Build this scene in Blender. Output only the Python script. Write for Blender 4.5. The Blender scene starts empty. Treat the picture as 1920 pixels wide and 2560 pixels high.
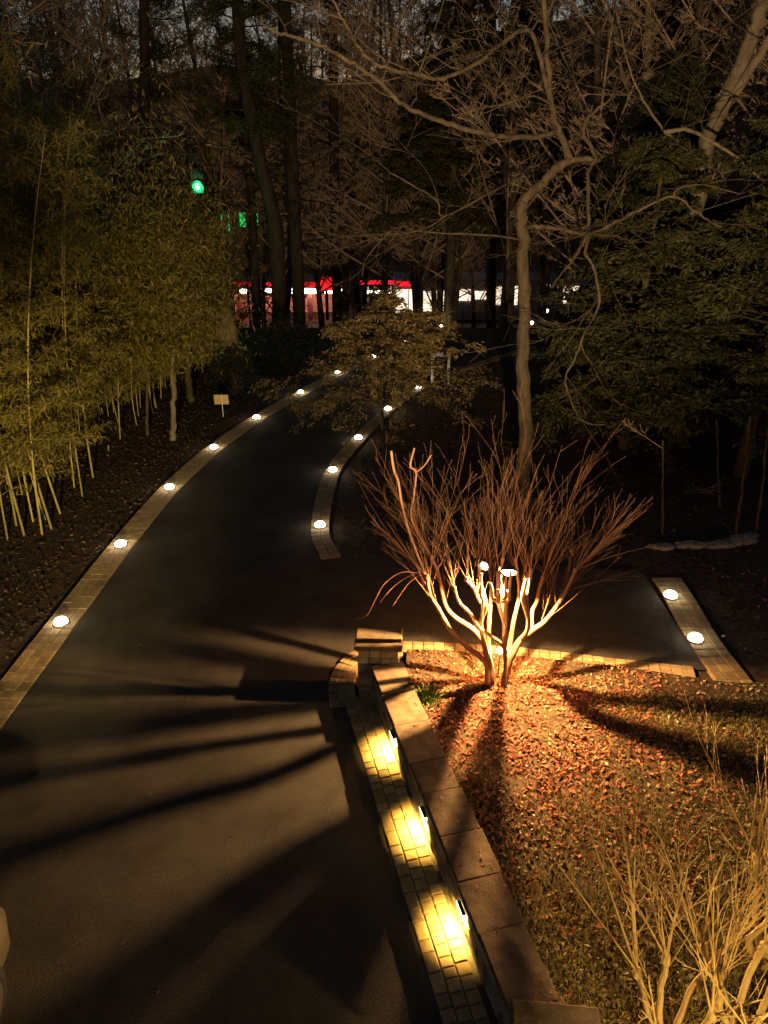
import bpy, math, random
import numpy as np
R = math.radians
scene = bpy.context.scene
col = scene.collection

# ------------------------------------------------------------------ camera
CAM_H, FPX, HOR = 7.0, 1849.0, 450.0
PITCH = math.atan((1280 - HOR) / FPX)
cam_d = bpy.data.cameras.new('camera')
cam_d.sensor_fit = 'VERTICAL'; cam_d.sensor_height = 36.0
cam_d.lens = 36.0 * FPX / 2560.0
cam_d.clip_start = 0.1; cam_d.clip_end = 3000
cam = bpy.data.objects.new('camera', cam_d); col.objects.link(cam)
cam.location = (0, 0, CAM_H); cam.rotation_euler = (math.pi / 2 - PITCH, 0, 0)
scene.camera = cam

# ------------------------------------------------------------------ dusk sky
world = bpy.data.worlds.new('World'); scene.world = world; world.use_nodes = True
wn = world.node_tree.nodes; wl = world.node_tree.links
sky = wn.new('ShaderNodeTexSky'); sky.sky_type = 'NISHITA'; sky.sun_disc = False
sky.sun_elevation = R(-1.5); sky.sun_rotation = R(0.0)
sky.altitude = 200; sky.air_density = 1.0; sky.dust_density = 0.6; sky.ozone_density = 1.2
wn['Background'].inputs['Strength'].default_value = 0.34
wl.new(sky.outputs['Color'], wn['Background'].inputs['Color'])

# ------------------------------------------------------------------ exposure / renderer
vs = scene.view_settings
scene.display_settings.display_device = 'sRGB'
vs.view_transform = 'Standard'; vs.look = 'None'; vs.exposure = 0.0; vs.gamma = 1.0
vs.use_curve_mapping = False
scene.render.engine = 'CYCLES'
cy = scene.cycles
cy.use_denoising = True; cy.use_adaptive_sampling = True; cy.adaptive_threshold = 0.02
cy.max_bounces = 3; cy.diffuse_bounces = 2; cy.glossy_bounces = 1; cy.transmission_bounces = 2
cy.transparent_max_bounces = 4
cy.sample_clamp_indirect = 2.0; cy.use_light_tree = True
cy.caustics_reflective = False; cy.caustics_refractive = False

# ------------------------------------------------------------------ house floodlights (on the eaves of the house the photo is taken from)
def lamp(name, kind, loc, power, color, radius=0.05, target=None, size=None, blend=0.5, parent=None):
    d = bpy.data.lights.new(name, kind); d.energy = power; d.color = color
    if kind in ('POINT', 'SPOT'): d.shadow_soft_size = radius
    if kind == 'SPOT': d.spot_size = R(size); d.spot_blend = blend
    o = bpy.data.objects.new(name, d); col.objects.link(o); o.location = loc
    if target is not None:
        v = np.array(target, float) - np.array(loc, float)
        yaw = math.atan2(v[1], v[0]); pit = math.atan2(v[2], math.hypot(v[0], v[1]))
        o.rotation_euler = (pit + math.pi / 2, 0, yaw - math.pi / 2)
    if parent is not None: o.parent = parent
    return o
WARM = (1.0, 0.74, 0.42)
lamp('house_floodlight', 'SPOT', (-1.6, -1.2, 2.3), 15500, (1.0, 0.71, 0.25), 0.06, (-7.8, 19, 1.7), 29, 1.0)
lamp('house_floodlight', 'SPOT', (0.9, -1.2, 4.3), 17000, (1.0, 0.69, 0.37), 0.06, (3.2, 30, 13.6), 62, 0.6)
lamp('house_wall_lamp', 'POINT', (2.7, 1.9, 1.25), 330, (1.0, 0.64, 0.20), 0.08)

# ------------------------------------------------------------------ pixel -> place
CP, SP = math.cos(PITCH), math.sin(PITCH)
def ray(px, py):
    u, v = (px - 960) / FPX, (py - 1280) / FPX
    return np.array((u, CP - v * SP, -SP - v * CP))
def G(px, py, z=0.0):
    d = ray(px, py); t = (z - CAM_H) / d[2]
    return np.array((d[0] * t, d[1] * t, z))
def AT(px, py, Y):
    d = ray(px, py); t = Y / d[1]
    return np.array((d[0] * t, Y, CAM_H + d[2] * t))

# ------------------------------------------------------------------ object helpers
def link(name, me, mat=None, parent=None):
    o = bpy.data.objects.new(name, me); col.objects.link(o)
    if mat is not None and len(me.materials) == 0: me.materials.append(mat)
    if parent is not None: o.parent = parent
    return o
def empty(name, loc=(0, 0, 0), rz=0.0):
    o = bpy.data.objects.new(name, None); col.objects.link(o)
    o.location = loc; o.rotation_euler = (0, 0, rz); o.empty_display_size = 0.2
    return o
def tag(o, label, cat, group=None):
    o['label'] = label; o['category'] = cat
    if group: o['group'] = group
    return o
def struct(o, label=None):
    o['kind'] = 'structure'
    if label: o['label'] = label
    return o
def ORD(i): return ['first', 'second', 'third', 'fourth', 'fifth', 'sixth', 'seventh', 'eighth', 'ninth', 'tenth', 'eleventh'][i]
def np_mesh(name, V, F, smooth=False):
    """V (n,3); F (m,k) all the same k"""
    V = np.asarray(V, np.float32); F = np.asarray(F, np.int32)
    me = bpy.data.meshes.new(name)
    k = F.shape[1]
    me.vertices.add(len(V)); me.vertices.foreach_set('co', V.ravel())
    me.loops.add(F.size); me.loops.foreach_set('vertex_index', F.ravel())
    me.polygons.add(len(F))
    me.polygons.foreach_set('loop_start', np.arange(0, F.size, k, dtype=np.int32))
    try: me.polygons.foreach_set('loop_total', np.full(len(F), k, np.int32))
    except Exception: pass
    me.polygons.foreach_set('use_smooth', np.full(len(F), smooth, bool))
    me.update(calc_edges=True); me.validate()
    return me
class MB:
    def __init__(s): s.V = []; s.F = []
    def add(s, V, F):
        n = len(s.V); s.V += [tuple(map(float, v)) for v in V]; s.F += [[i + n for i in f] for f in F]
    def box(s, c, d, rz=0.0, taper=1.0, cham=0.0):
        """box centred at c, size d; cham = top chamfer"""
        x, y, z = d[0] / 2, d[1] / 2, d[2] / 2
        cs, sn = math.cos(rz), math.sin(rz)
        if cham > 0:
            rings = [(x, y, -z), (x, y, z - cham), (x - cham, y - cham, z)]
        else:
            rings = [(x, y, -z), (x * taper, y * taper, z)]
        V = []
        for a, b, h in rings:
            for px, py in ((-a, -b), (a, -b), (a, b), (-a, b)):
                V.append((c[0] + px * cs - py * sn, c[1] + px * sn + py * cs, c[2] + h))
        F = [[3, 2, 1, 0]]
        for r in range(len(rings) - 1):
            for i in range(4):
                F.append([r * 4 + i, r * 4 + (i + 1) % 4, r * 4 + 4 + (i + 1) % 4, r * 4 + 4 + i])
        t = (len(rings) - 1) * 4
        F.append([t, t + 1, t + 2, t + 3])
        s.add(V, F); return s
    def lathe(s, c, prof, n=16, axis='z'):
        V = []; F = []
        for r, h in prof:
            for i in range(n):
                a = 2 * math.pi * i / n
                p = (r * math.cos(a), r * math.sin(a), h)
                if axis == 'x': p = (p[2], p[0], p[1])
                if axis == 'y': p = (p[0], p[2], p[1])
                V.append((c[0] + p[0], c[1] + p[1], c[2] + p[2]))
        for j in range(len(prof) - 1):
            for i in range(n):
                F.append([j * n + i, j * n + (i + 1) % n, (j + 1) * n + (i + 1) % n, (j + 1) * n + i])
        F.append(list(range(n))[::-1]); F.append([(len(prof) - 1) * n + i for i in range(n)])
        s.add(V, F); return s
    def mesh(s, name, smooth=False):
        me = bpy.data.meshes.new(name); me.from_pydata(s.V, [], s.F); me.update()
        if smooth: me.polygons.foreach_set('use_smooth', np.ones(len(s.F), bool))
        return me
    def build(s, name, mat, parent=None, smooth=False):
        return link(name, s.mesh(name, smooth), mat, parent)

def nrm(a): return a / np.maximum(np.linalg.norm(a, axis=-1, keepdims=True), 1e-9)
def frustums(P0, P1, R0, R1, k):
    P0 = np.asarray(P0, float); P1 = np.asarray(P1, float); R0 = np.asarray(R0, float); R1 = np.asarray(R1, float)
    D = nrm(P1 - P0)
    P1 = P1 + D * (R1 * 0.35)[:, None]
    ref = np.where(np.abs(D[:, 2:3]) > 0.9, np.array([[1.0, 0, 0]]), np.array([[0, 0, 1.0]]))
    A = nrm(np.cross(D, ref)); B = np.cross(D, A)
    an = np.arange(k) * 2 * math.pi / k
    off = A[:, None, :] * np.cos(an)[None, :, None] + B[:, None, :] * np.sin(an)[None, :, None]
    V = np.stack([P0[:, None, :] + off * R0[:, None, None], P1[:, None, :] + off * R1[:, None, None]], 1).reshape(-1, 3)
    n = len(P0); base = (np.arange(n) * 2 * k)[:, None]
    i = np.arange(k)[None, :]; j = (i + 1) % k
    F = np.stack([base + i, base + j, base + k + j, base + k + i], -1).reshape(-1, 4)
    return V, F
def tube_mesh(name, segs, k):
    chains = []; ends = {}
    for q in segs:
        c = ends.pop((q[0], q[4]), None)
        if c is None or abs(c[1][-1] - q[2]) > .5 * max(q[2], 1e-4):
            c = ([q[0]], [q[2]]); chains.append(c)
        c[0].append(q[1]); c[1].append(q[3]); ends[(q[1], q[4])] = c
    VV = []; FF = []; n0 = 0; an = np.arange(k) * 2 * math.pi / k; rj = np.random.RandomState(len(segs))
    for P, Rd in chains:
        P = np.array(P); Rd = np.array(Rd) * (1 + rj.uniform(-.06, .06, len(Rd)))
        Tn = nrm(np.gradient(P, axis=0)); P = np.vstack([P, P[-1] + Tn[-1] * Rd[-1] * .4]); Rd = np.append(Rd, Rd[-1] * .12); Tn = np.vstack([Tn, Tn[-1]])
        a = np.cross(Tn[0], (1, 0, 0) if abs(Tn[0][2]) > .9 else (0, 0, 1.0)); rings = []
        for i in range(len(P)):
            a = a - Tn[i] * np.dot(a, Tn[i]); a = a / max(np.linalg.norm(a), 1e-9); b = np.cross(Tn[i], a)
            rings.append(P[i] + (a[None] * np.cos(an)[:, None] + b[None] * np.sin(an)[:, None]) * Rd[i])
        m = len(P); VV.append(np.concatenate(rings))
        i = np.arange(m - 1)[:, None] * k; j = np.arange(k)[None]; j2 = (j + 1) % k
        FF.append((np.stack([i + j, i + j2, i + k + j2, i + k + j], -1).reshape(-1, 4)) + n0); n0 += m * k
    return np_mesh(name, np.concatenate(VV), np.concatenate(FF), True)
def seg_mesh(name, segs, k):
    if not segs: return None
    if k >= 5: return tube_mesh(name, segs, k)
    P0 = [s[0] for s in segs]; P1 = [s[1] for s in segs]; R0 = [s[2] for s in segs]; R1 = [s[3] for s in segs]
    V, F = frustums(P0, P1, R0, R1, k)
    return np_mesh(name, V, F, True)
def leaf_quads(C, D, L, W, rs, fold=0.0):
    """rhombic leaves at C pointing along D"""
    n = len(C); D = nrm(D)
    rnd = nrm(rs.normal(size=(n, 3)))
    S = nrm(np.cross(D, rnd)); N = np.cross(S, D)
    L = np.broadcast_to(np.asarray(L, float), (n,))[:, None]; W = np.broadcast_to(np.asarray(W, float), (n,))[:, None]
    a = C; b = C + D * L * 0.42 + S * W * 0.5 + N * W * fold; c = C + D * L; d = C + D * L * 0.42 - S * W * 0.5 + N * W * fold
    V = np.stack([a, b, c, d], 1).reshape(-1, 3)
    F = np.arange(n * 4).reshape(n, 4)
    return V, F

# ------------------------------------------------------------------ materials
def mat(name, c1, c2=None, rough=0.85, scale=6.0, bump=0.0, bscale=None, metal=0.0, rnd=None, island=False, detail=5.0, trans=0.0, spec=0.3, stretch=None):
    m = bpy.data.materials.new(name); m.use_nodes = True
    nt = m.node_tree; nd = nt.nodes; lk = nt.links
    b = nd['Principled BSDF']; b.inputs['Roughness'].default_value = rough; b.inputs['Metallic'].default_value = metal
    b.inputs['Specular IOR Level'].default_value = spec
    c2 = c2 or c1
    tc = nd.new('ShaderNodeTexCoord'); src = tc.outputs['Object']
    if stretch:
        mp = nd.new('ShaderNodeMapping'); mp.inputs['Scale'].default_value = stretch
        lk.new(src, mp.inputs['Vector']); src = mp.outputs['Vector']
    nz = nd.new('ShaderNodeTexNoise'); nz.inputs['Scale'].default_value = scale; nz.inputs['Detail'].default_value = detail
    lk.new(src, nz.inputs['Vector'])
    rp = nd.new('ShaderNodeValToRGB'); rp.color_ramp.elements[0].position = 0.33; rp.color_ramp.elements[1].position = 0.68
    rp.color_ramp.elements[0].color = (*c1, 1); rp.color_ramp.elements[1].color = (*c2, 1)
    lk.new(nz.outputs['Fac'], rp.inputs['Fac']); out = rp.outputs['Color']
    if rnd is not None:
        if island:
            g = nd.new('ShaderNodeNewGeometry'); rv = g.outputs['Random Per Island']
        else:
            g = nd.new('ShaderNodeObjectInfo'); rv = g.outputs['Random']
        if isinstance(rnd, (list, tuple)):
            r2 = nd.new('ShaderNodeValToRGB'); el = r2.color_ramp.elements
            while len(el) < len(rnd): el.new(0.5)
            for i, cc in enumerate(rnd):
                el[i].position = i / (len(rnd) - 1); el[i].color = (*cc, 1)
            lk.new(rv, r2.inputs['Fac'])
            mx = nd.new('ShaderNodeMix'); mx.data_type = 'RGBA'; mx.inputs['Factor'].default_value = 0.75
            lk.new(out, mx.inputs['A']); lk.new(r2.outputs['Color'], mx.inputs['B']); out = mx.outputs['Result']
        else:
            mr = nd.new('ShaderNodeMapRange'); mr.inputs['To Min'].default_value = 1 - rnd; mr.inputs['To Max'].default_value = 1 + rnd
            lk.new(rv, mr.inputs['Value'])
            vm = nd.new('ShaderNodeVectorMath'); vm.operation = 'SCALE'
            lk.new(out, vm.inputs[0]); lk.new(mr.outputs['Result'], vm.inputs['Scale']); out = vm.outputs['Vector']
    lk.new(out, b.inputs['Base Color'])
    if bump > 0:
        n2 = nd.new('ShaderNodeTexNoise'); n2.inputs['Scale'].default_value = bscale or scale * 3; n2.inputs['Detail'].default_value = 6
        lk.new(src, n2.inputs['Vector'])
        bp = nd.new('ShaderNodeBump'); bp.inputs['Strength'].default_value = bump; bp.inputs['Distance'].default_value = 0.02
        lk.new(n2.outputs['Fac'], bp.inputs['Height']); lk.new(bp.outputs['Normal'], b.inputs['Normal'])
    if trans > 0:
        tb = nd.new('ShaderNodeBsdfTranslucent'); lk.new(out, tb.inputs['Color'])
        ms = nd.new('ShaderNodeMixShader'); ms.inputs['Fac'].default_value = trans
        lk.new(b.outputs['BSDF'], ms.inputs[1]); lk.new(tb.outputs['BSDF'], ms.inputs[2])
        lk.new(ms.outputs['Shader'], nd['Material Output'].inputs['Surface'])
    return m
def emit(name, color, strength):
    m = bpy.data.materials.new(name); m.use_nodes = True
    b = m.node_tree.nodes['Principled BSDF']
    b.inputs['Base Color'].default_value = (*[min(1, c) * 0.6 for c in color], 1)
    b.inputs['Emission Color'].default_value = (*color, 1); b.inputs['Emission Strength'].default_value = strength
    return m
M = {}
M['soil'] = mat('leaf_litter_soil', (0.030, 0.019, 0.012), (0.085, 0.055, 0.034), 0.95, 9.0, 0.9, 25, detail=8)
M['bed'] = mat('mulch', (0.028, 0.018, 0.009), (0.08, 0.056, 0.027), 0.95, 14.0, 0.9, 40, detail=8)
def asphalt_mat():
    m = mat('asphalt', (0.025, 0.0225, 0.0195), (0.110, 0.099, 0.085), 0.92, 75.0, 0.9, 150, detail=8, spec=0.10)
    nt = m.node_tree; nd = nt.nodes; lk = nt.links; b = nd['Principled BSDF']
    src = b.inputs['Base Color'].links[0].from_socket; tc = [n for n in nd if n.type == 'TEX_COORD'][0]
    big = nd.new('ShaderNodeTexNoise'); big.inputs['Scale'].default_value = 1.1; big.inputs['Detail'].default_value = 7; big.inputs['Roughness'].default_value = .65
    lk.new(tc.outputs['Object'], big.inputs['Vector'])
    mr = nd.new('ShaderNodeMapRange'); mr.inputs['From Min'].default_value = .3; mr.inputs['From Max'].default_value = .7; mr.inputs['To Min'].default_value = .62; mr.inputs['To Max'].default_value = 1.18
    lk.new(big.outputs['Fac'], mr.inputs['Value'])
    vo = nd.new('ShaderNodeTexVoronoi'); vo.feature = 'DISTANCE_TO_EDGE'; vo.inputs['Scale'].default_value = .33
    wp = nd.new('ShaderNodeVectorMath'); wp.operation = 'ADD'; nz = nd.new('ShaderNodeTexNoise'); nz.inputs['Scale'].default_value = 2.2; nz.inputs['Detail'].default_value = 6
    lk.new(tc.outputs['Object'], nz.inputs['Vector']); lk.new(tc.outputs['Object'], wp.inputs[0]); lk.new(nz.outputs['Color'], wp.inputs[1]); lk.new(wp.outputs['Vector'], vo.inputs['Vector'])
    cr = nd.new('ShaderNodeMapRange'); cr.inputs['From Min'].default_value = .002; cr.inputs['From Max'].default_value = .008; cr.inputs['To Min'].default_value = .88; cr.inputs['To Max'].default_value = 1.0
    lk.new(vo.outputs['Distance'], cr.inputs['Value'])
    mu = nd.new('ShaderNodeMath'); mu.operation = 'MULTIPLY'; lk.new(mr.outputs['Result'], mu.inputs[0]); lk.new(cr.outputs['Result'], mu.inputs[1])
    sc_ = nd.new('ShaderNodeVectorMath'); sc_.operation = 'SCALE'; lk.new(src, sc_.inputs[0]); lk.new(mu.outputs['Value'], sc_.inputs['Scale'])
    lk.new(sc_.outputs['Vector'], b.inputs['Base Color']); return m
M['asphalt'] = asphalt_mat()
M['paver'] = mat('paver_concrete', (0.22, 0.155, 0.075), (0.33, 0.24, 0.13), 0.9, 12, 0.35, 70, rnd=0.28)
M['paver_bed'] = mat('paver_joint_sand', (0.05, 0.042, 0.03), (0.09, 0.075, 0.055), 0.95, 30)
M['stone'] = mat('wall_stone', (0.20, 0.165, 0.115), (0.36, 0.30, 0.21), 0.9, 5, 0.6, 22, rnd=0.35)
M['cap'] = mat('cap_stone', (0.08, 0.055, 0.033), (0.165, 0.117, 0.07), 0.88, 7.0, 0.45, 45, rnd=0.18, detail=9)
M['mortar'] = mat('mortar', (0.07, 0.058, 0.042), (0.12, 0.10, 0.075), 0.95, 18)
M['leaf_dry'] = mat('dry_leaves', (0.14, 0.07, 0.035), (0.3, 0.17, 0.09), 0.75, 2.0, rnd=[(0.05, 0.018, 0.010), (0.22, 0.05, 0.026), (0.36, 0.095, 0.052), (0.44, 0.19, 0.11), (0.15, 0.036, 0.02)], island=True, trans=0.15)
M['leaf_dark'] = mat('dark_brown_leaves', (0.05, 0.03, 0.016), (0.10, 0.062, 0.035), 0.85, 2.0, rnd=[(0.03, 0.018, 0.010), (0.07, 0.042, 0.024), (0.11, 0.068, 0.04), (0.17, 0.11, 0.07)], island=True)  # leaf palette in darker browns
M['leaf_tan'] = mat('tan_leaves', (0.15, 0.10, 0.05), (0.3, 0.22, 0.12), 0.8, 2.0, rnd=[(0.08, 0.066, 0.026), (0.16, 0.13, 0.055), (0.27, 0.225, 0.11), (0.46, 0.40, 0.25)], island=True, trans=0.15)
M['grass'] = mat('winter_grass', (0.12, 0.115, 0.03), (0.27, 0.235, 0.085), 0.8, 3, rnd=0.4, island=True, trans=0.2)
M['greenleaf'] = mat('broad_green_leaf', (0.09, 0.15, 0.03), (0.17, 0.24, 0.06), 0.6, 3, rnd=0.4, island=True, trans=0.2)
M['myrtle'] = mat('smooth_pale_bark', (0.22, 0.095, 0.042), (0.42, 0.24, 0.13), 0.75, 9, 0.35, 30, stretch=(1, 1, 0.3))
M['myrtle_twig'] = mat('brown_twigs', (0.17, 0.078, 0.036), (0.27, 0.135, 0.066), 0.85, 4)
M['shrub'] = mat('tan_shrub_bark', (0.38, 0.27, 0.11), (0.54, 0.40, 0.18), 0.8, 7, 0.3, 30)
M['bark'] = mat('grey_brown_bark', (0.036, 0.027, 0.016), (0.095, 0.073, 0.044), 0.95, 7, 0.9, 18, stretch=(1, 1, 0.35))
M['barkpale'] = mat('pale_bark', (0.11, 0.085, 0.052), (0.20, 0.16, 0.10), 0.9, 6, 0.6, 16, stretch=(1, 1, 0.4))
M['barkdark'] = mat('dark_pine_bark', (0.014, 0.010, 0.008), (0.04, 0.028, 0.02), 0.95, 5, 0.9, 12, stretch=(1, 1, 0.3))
M['twig'] = mat('woodland_twigs', (0.30, 0.21, 0.135), (0.44, 0.32, 0.21), 0.9, 0.6)
M['culm'] = mat('bamboo_culm', (0.22, 0.20, 0.07), (0.40, 0.33, 0.14), 0.5, 3, rnd=0.3)
M['bamboo'] = mat('bamboo_leaves', (0.07, 0.075, 0.012), (0.17, 0.15, 0.03), 0.65, 0.7, rnd=[(0.045, 0.045, 0.008), (0.10, 0.09, 0.015), (0.17, 0.14, 0.026), (0.27, 0.21, 0.055)], island=True, trans=0.2)
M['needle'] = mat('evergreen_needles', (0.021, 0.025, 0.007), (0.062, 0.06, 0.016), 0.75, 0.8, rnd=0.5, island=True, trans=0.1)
M['hemlock'] = mat('hemlock_needles', (0.13, 0.098, 0.03), (0.27, 0.195, 0.07), 0.75, 1.0, rnd=0.5, island=True, trans=0.15)
M['rock'] = mat('pale_rock', (0.15, 0.135, 0.115), (0.26, 0.235, 0.2), 0.9, 5, 0.5, 20)
M['black'] = mat('black_metal', (0.012, 0.012, 0.013), (0.02, 0.02, 0.02), 0.4, 5)
M['steel'] = mat('brushed_steel', (0.45, 0.42, 0.36), (0.55, 0.52, 0.45), 0.45, 20, metal=0.4)
M['plate'] = mat('signal_backplate', (0.05, 0.055, 0.05), (0.08, 0.085, 0.08), 0.7, 4)
M['bronze'] = mat('bronze_fixture', (0.06, 0.045, 0.03), (0.09, 0.07, 0.05), 0.4, 20, metal=0.8)
M['white'] = mat('white_paint', (0.62, 0.60, 0.56), (0.75, 0.73, 0.69), 0.6, 4)
M['tanboard'] = mat('tan_sign_board', (0.50, 0.37, 0.16), (0.60, 0.46, 0.22), 0.6, 5)
M['carpaint'] = mat('tan_car_paint', (0.20, 0.17, 0.12), (0.22, 0.185, 0.13), 0.25, 2, metal=0.5, spec=0.5)
M['glass_dark'] = mat('tinted_glass', (0.01, 0.012, 0.014), (0.015, 0.017, 0.02), 0.06, 1, spec=0.6)
M['rubber'] = mat('tyre_rubber', (0.015, 0.015, 0.015), (0.025, 0.025, 0.025), 0.85, 20)
M['alloy'] = mat('alloy_rim', (0.4, 0.4, 0.4), (0.5, 0.5, 0.5), 0.3, 5, metal=0.9)
M['concrete'] = mat('far_concrete', (0.22, 0.21, 0.20), (0.3, 0.29, 0.27), 0.9, 0.5)
M['redwall'] = mat('brick_red_wall', (0.35, 0.09, 0.06), (0.45, 0.13, 0.09), 0.85, 1.2)
M['salmon'] = mat('salmon_wall', (0.5, 0.26, 0.2), (0.62, 0.36, 0.28), 0.85, 1.5)
M['lens'] = emit('paver_light_lens', (1.0, 0.90, 0.70), 22)
M['bulb'] = emit('tree_lamp_bulb', (1.0, 0.82, 0.55), 60)
M['wall_lens'] = emit('wall_light_lens', (1.0, 0.82, 0.42), 22)
M['red_glow'] = emit('red_canopy_fascia', (1.0, 0.012, 0.02), 1.6)
M['white_glow'] = emit('canopy_light_panel', (1.0, 0.88, 0.75), 12)
M['win_glow'] = emit('lit_shop_window', (1.0, 0.78, 0.55), 1.9)
M['green_glow'] = emit('green_signal_halo_lens', (0.02, 1.0, 0.22), 1.3)
M['green_core'] = emit('green_signal_core', (0.55, 1.0, 0.70), 14)
M['green_sign'] = emit('green_sign_face', (0.02, 0.85, 0.16), 0.9)
M['far_bulb'] = emit('far_lamp', (1.0, 0.86, 0.62), 10)

# ------------------------------------------------------------------ terrain
def terr(x, y):
    t = np.clip((y - 37) / 33, 0, 1); s = t * t * (3 - 2 * t)
    u = np.clip((y - 112) / 90, 0, 1); u = u * u * (3 - 2 * u)
    return -0.05 - 8.0 * s + (44.5 + 6.5 * np.tanh((x - 20) / 18) + 1.5 * np.sin(x * .11) + 1.0 * np.sin(x * .31 + 1)) * u
xs = np.concatenate([np.linspace(-400, -40, 16), np.linspace(-36, 36, 73), np.linspace(40, 400, 16)])
ys = np.concatenate([np.linspace(-60, -5, 6), np.linspace(-3, 80, 84), np.linspace(90, 900, 22)])
XX, YY = np.meshgrid(xs, ys); rs0 = np.random.RandomState(1)
ZZ = terr(XX, YY) + (rs0.rand(*XX.shape) - 0.6) * 0.04
nx, ny = len(xs), len(ys)
idx = np.arange(nx * ny).reshape(ny, nx)
F = np.stack([idx[:-1, :-1], idx[:-1, 1:], idx[1:, 1:], idx[1:, :-1]], -1).reshape(-1, 4)
struct(link('ground', np_mesh('ground', np.stack([XX, YY, ZZ], -1).reshape(-1, 3), F, True), M['soil']))

# ------------------------------------------------------------------ driveway layout
LEFT_PX = [(153, 1560), (302, 1365), (424, 1222), (535, 1122), (642, 1047), (751, 984), (846, 934), (932, 894), (1018, 855), (1105, 818)]
RIGHT_PX = [(800, 1317), (832, 1179), (896, 1098), (970, 1025), (1047, 972)]
PAD_PX = [(1737, 1601), (1676, 1493)]
LEFT = [G(*p) for p in LEFT_PX]; RIGHT = [G(*p) for p in RIGHT_PX]; PAD = [G(*p) for p in PAD_PX]
def catmull(pts, n=8):
    pts = [np.asarray(p, float) for p in pts]; out = []
    P = [2 * pts[0] - pts[1]] + pts + [2 * pts[-1] - pts[-2]]
    for i in range(1, len(P) - 2):
        for j in range(n):
            t = j / n
            out.append(0.5 * ((2 * P[i]) + (-P[i - 1] + P[i + 1]) * t + (2 * P[i - 1] - 5 * P[i] + 4 * P[i + 1] - P[i + 2]) * t * t + (-P[i - 1] + 3 * P[i] - 3 * P[i + 1] + P[i + 2]) * t ** 3))
    out.append(pts[-1]); return np.array(out)
def resample(line, step):
    d = np.concatenate([[0], np.cumsum(np.linalg.norm(np.diff(line[:, :2], axis=0), axis=1))])
    s = np.arange(0, d[-1], step)
    return np.stack([np.interp(s, d, line[:, k]) for k in range(3)], 1)
def normals(line):
    t = np.gradient(line[:, :2], axis=0); t = nrm(t)
    return np.stack([t[:, 1], -t[:, 0]], 1)       # to the right of travel
left_line = catmull([LEFT[0] + (LEFT[0] - LEFT[1]) * 3.6 + np.array((-0.15, 0, 0)), LEFT[0] + (LEFT[0] - LEFT[1]) * 1.6, LEFT[0] + (LEFT[0] - LEFT[1]) * 0.7] + LEFT)
right_line = catmull([np.array((-1.10, 13.4, 0)), *RIGHT, np.array((3.9, 30.6, 0)), np.array((6.6, 33.8, 0))])
def offset(line, d):
    n = normals(line); o = line.copy(); o[:, :2] += n * d; return o
LW = 0.27
a_left = offset(left_line, LW)
a_right = offset(right_line, -0.20)
# asphalt strip: pair left and right boundary points
strip_a, strip_b = np.array((-0.60, 8.85, 0)), np.array((0.93, 2.6, 0))      # left edge of the paver strip beside the wall
near_right = np.array([(strip_b + (strip_a - strip_b) * t) for t in np.linspace(-0.9, 1, 14)])
mouth = np.array([(-0.86, 9.4, 0), (-0.80, 9.75, 0), (-0.60, 10.0, 0), (-0.25, 10.2, 0), (0.33, 10.3, 0), (-1.30, 13.45, 0)])
bound_r = np.concatenate([near_right, mouth[:4], a_right[1:]])
nn = 110
lp = resample(a_left, 0.05); rp_ = resample(bound_r, 0.05)
li = lp[np.linspace(0, len(lp) - 1, nn).astype(int)]; ri = rp_[np.linspace(0, len(rp_) - 1, nn).astype(int)]
V = np.concatenate([li, ri]); V[:, 2] = 0.0
F = [[i, i + nn, i + nn + 1, i + 1] for i in range(nn - 1)]
me = bpy.data.meshes.new('driveway'); me.from_pydata([tuple(v) for v in V], [], F); me.update()
struct(link('driveway', me, M['asphalt']))
# parking pad to the right, behind the little tree
mb = MB()
mb.add([(-1.45, 9.6, -0.004), (0.33, 10.28, -0.004), (2.2, 10.12, -0.004), (3.46, 9.86, -0.004), (5.05, 9.55, -0.004), (5.05, 12.75, -0.004), (2.0, 13.2, -0.004), (-1.3, 13.6, -0.004)], [[0, 1, 2, 3, 4, 5, 6, 7]])
struct(mb.build('parking_pad', M['asphalt']))

# ------------------------------------------------------------------ pavers
pav_cache = {}
def paver_mesh(a, b, v):
    key = (round(a, 3), round(b, 3), v)
    if key not in pav_cache:
        rr = random.Random(hash(key) % 9999)
        m = MB(); m.box((0, 0, 0), (a, b, 0.06), 0, cham=0.009)
        pav_cache[key] = m.mesh('paver'); pav_cache[key].materials.append(M['paver'])
    return pav_cache[key]
def paver(parent, c, a, b, ang, rr):
    o = link('paver', paver_mesh(a, b, 0), None, parent)
    o.location = (c[0], c[1], c[2] - 0.018 + rr.uniform(-0.003, 0.003)); o.rotation_euler = (rr.uniform(-.01, .01), rr.uniform(-.012, .012), ang + rr.uniform(-.012, .012))
    return o
def ribbon(line, w0, w1, z, name, m, parent=None):
    A = offset(line, w0); B = offset(line, w1); A[:, 2] = z; B[:, 2] = z; n = len(A)
    F = np.array([[i, i + 1, i + 1 + n, i + n] for i in range(n - 1)])
    return link(name, np_mesh(name, np.concatenate([A, B]), F), m, parent)
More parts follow.
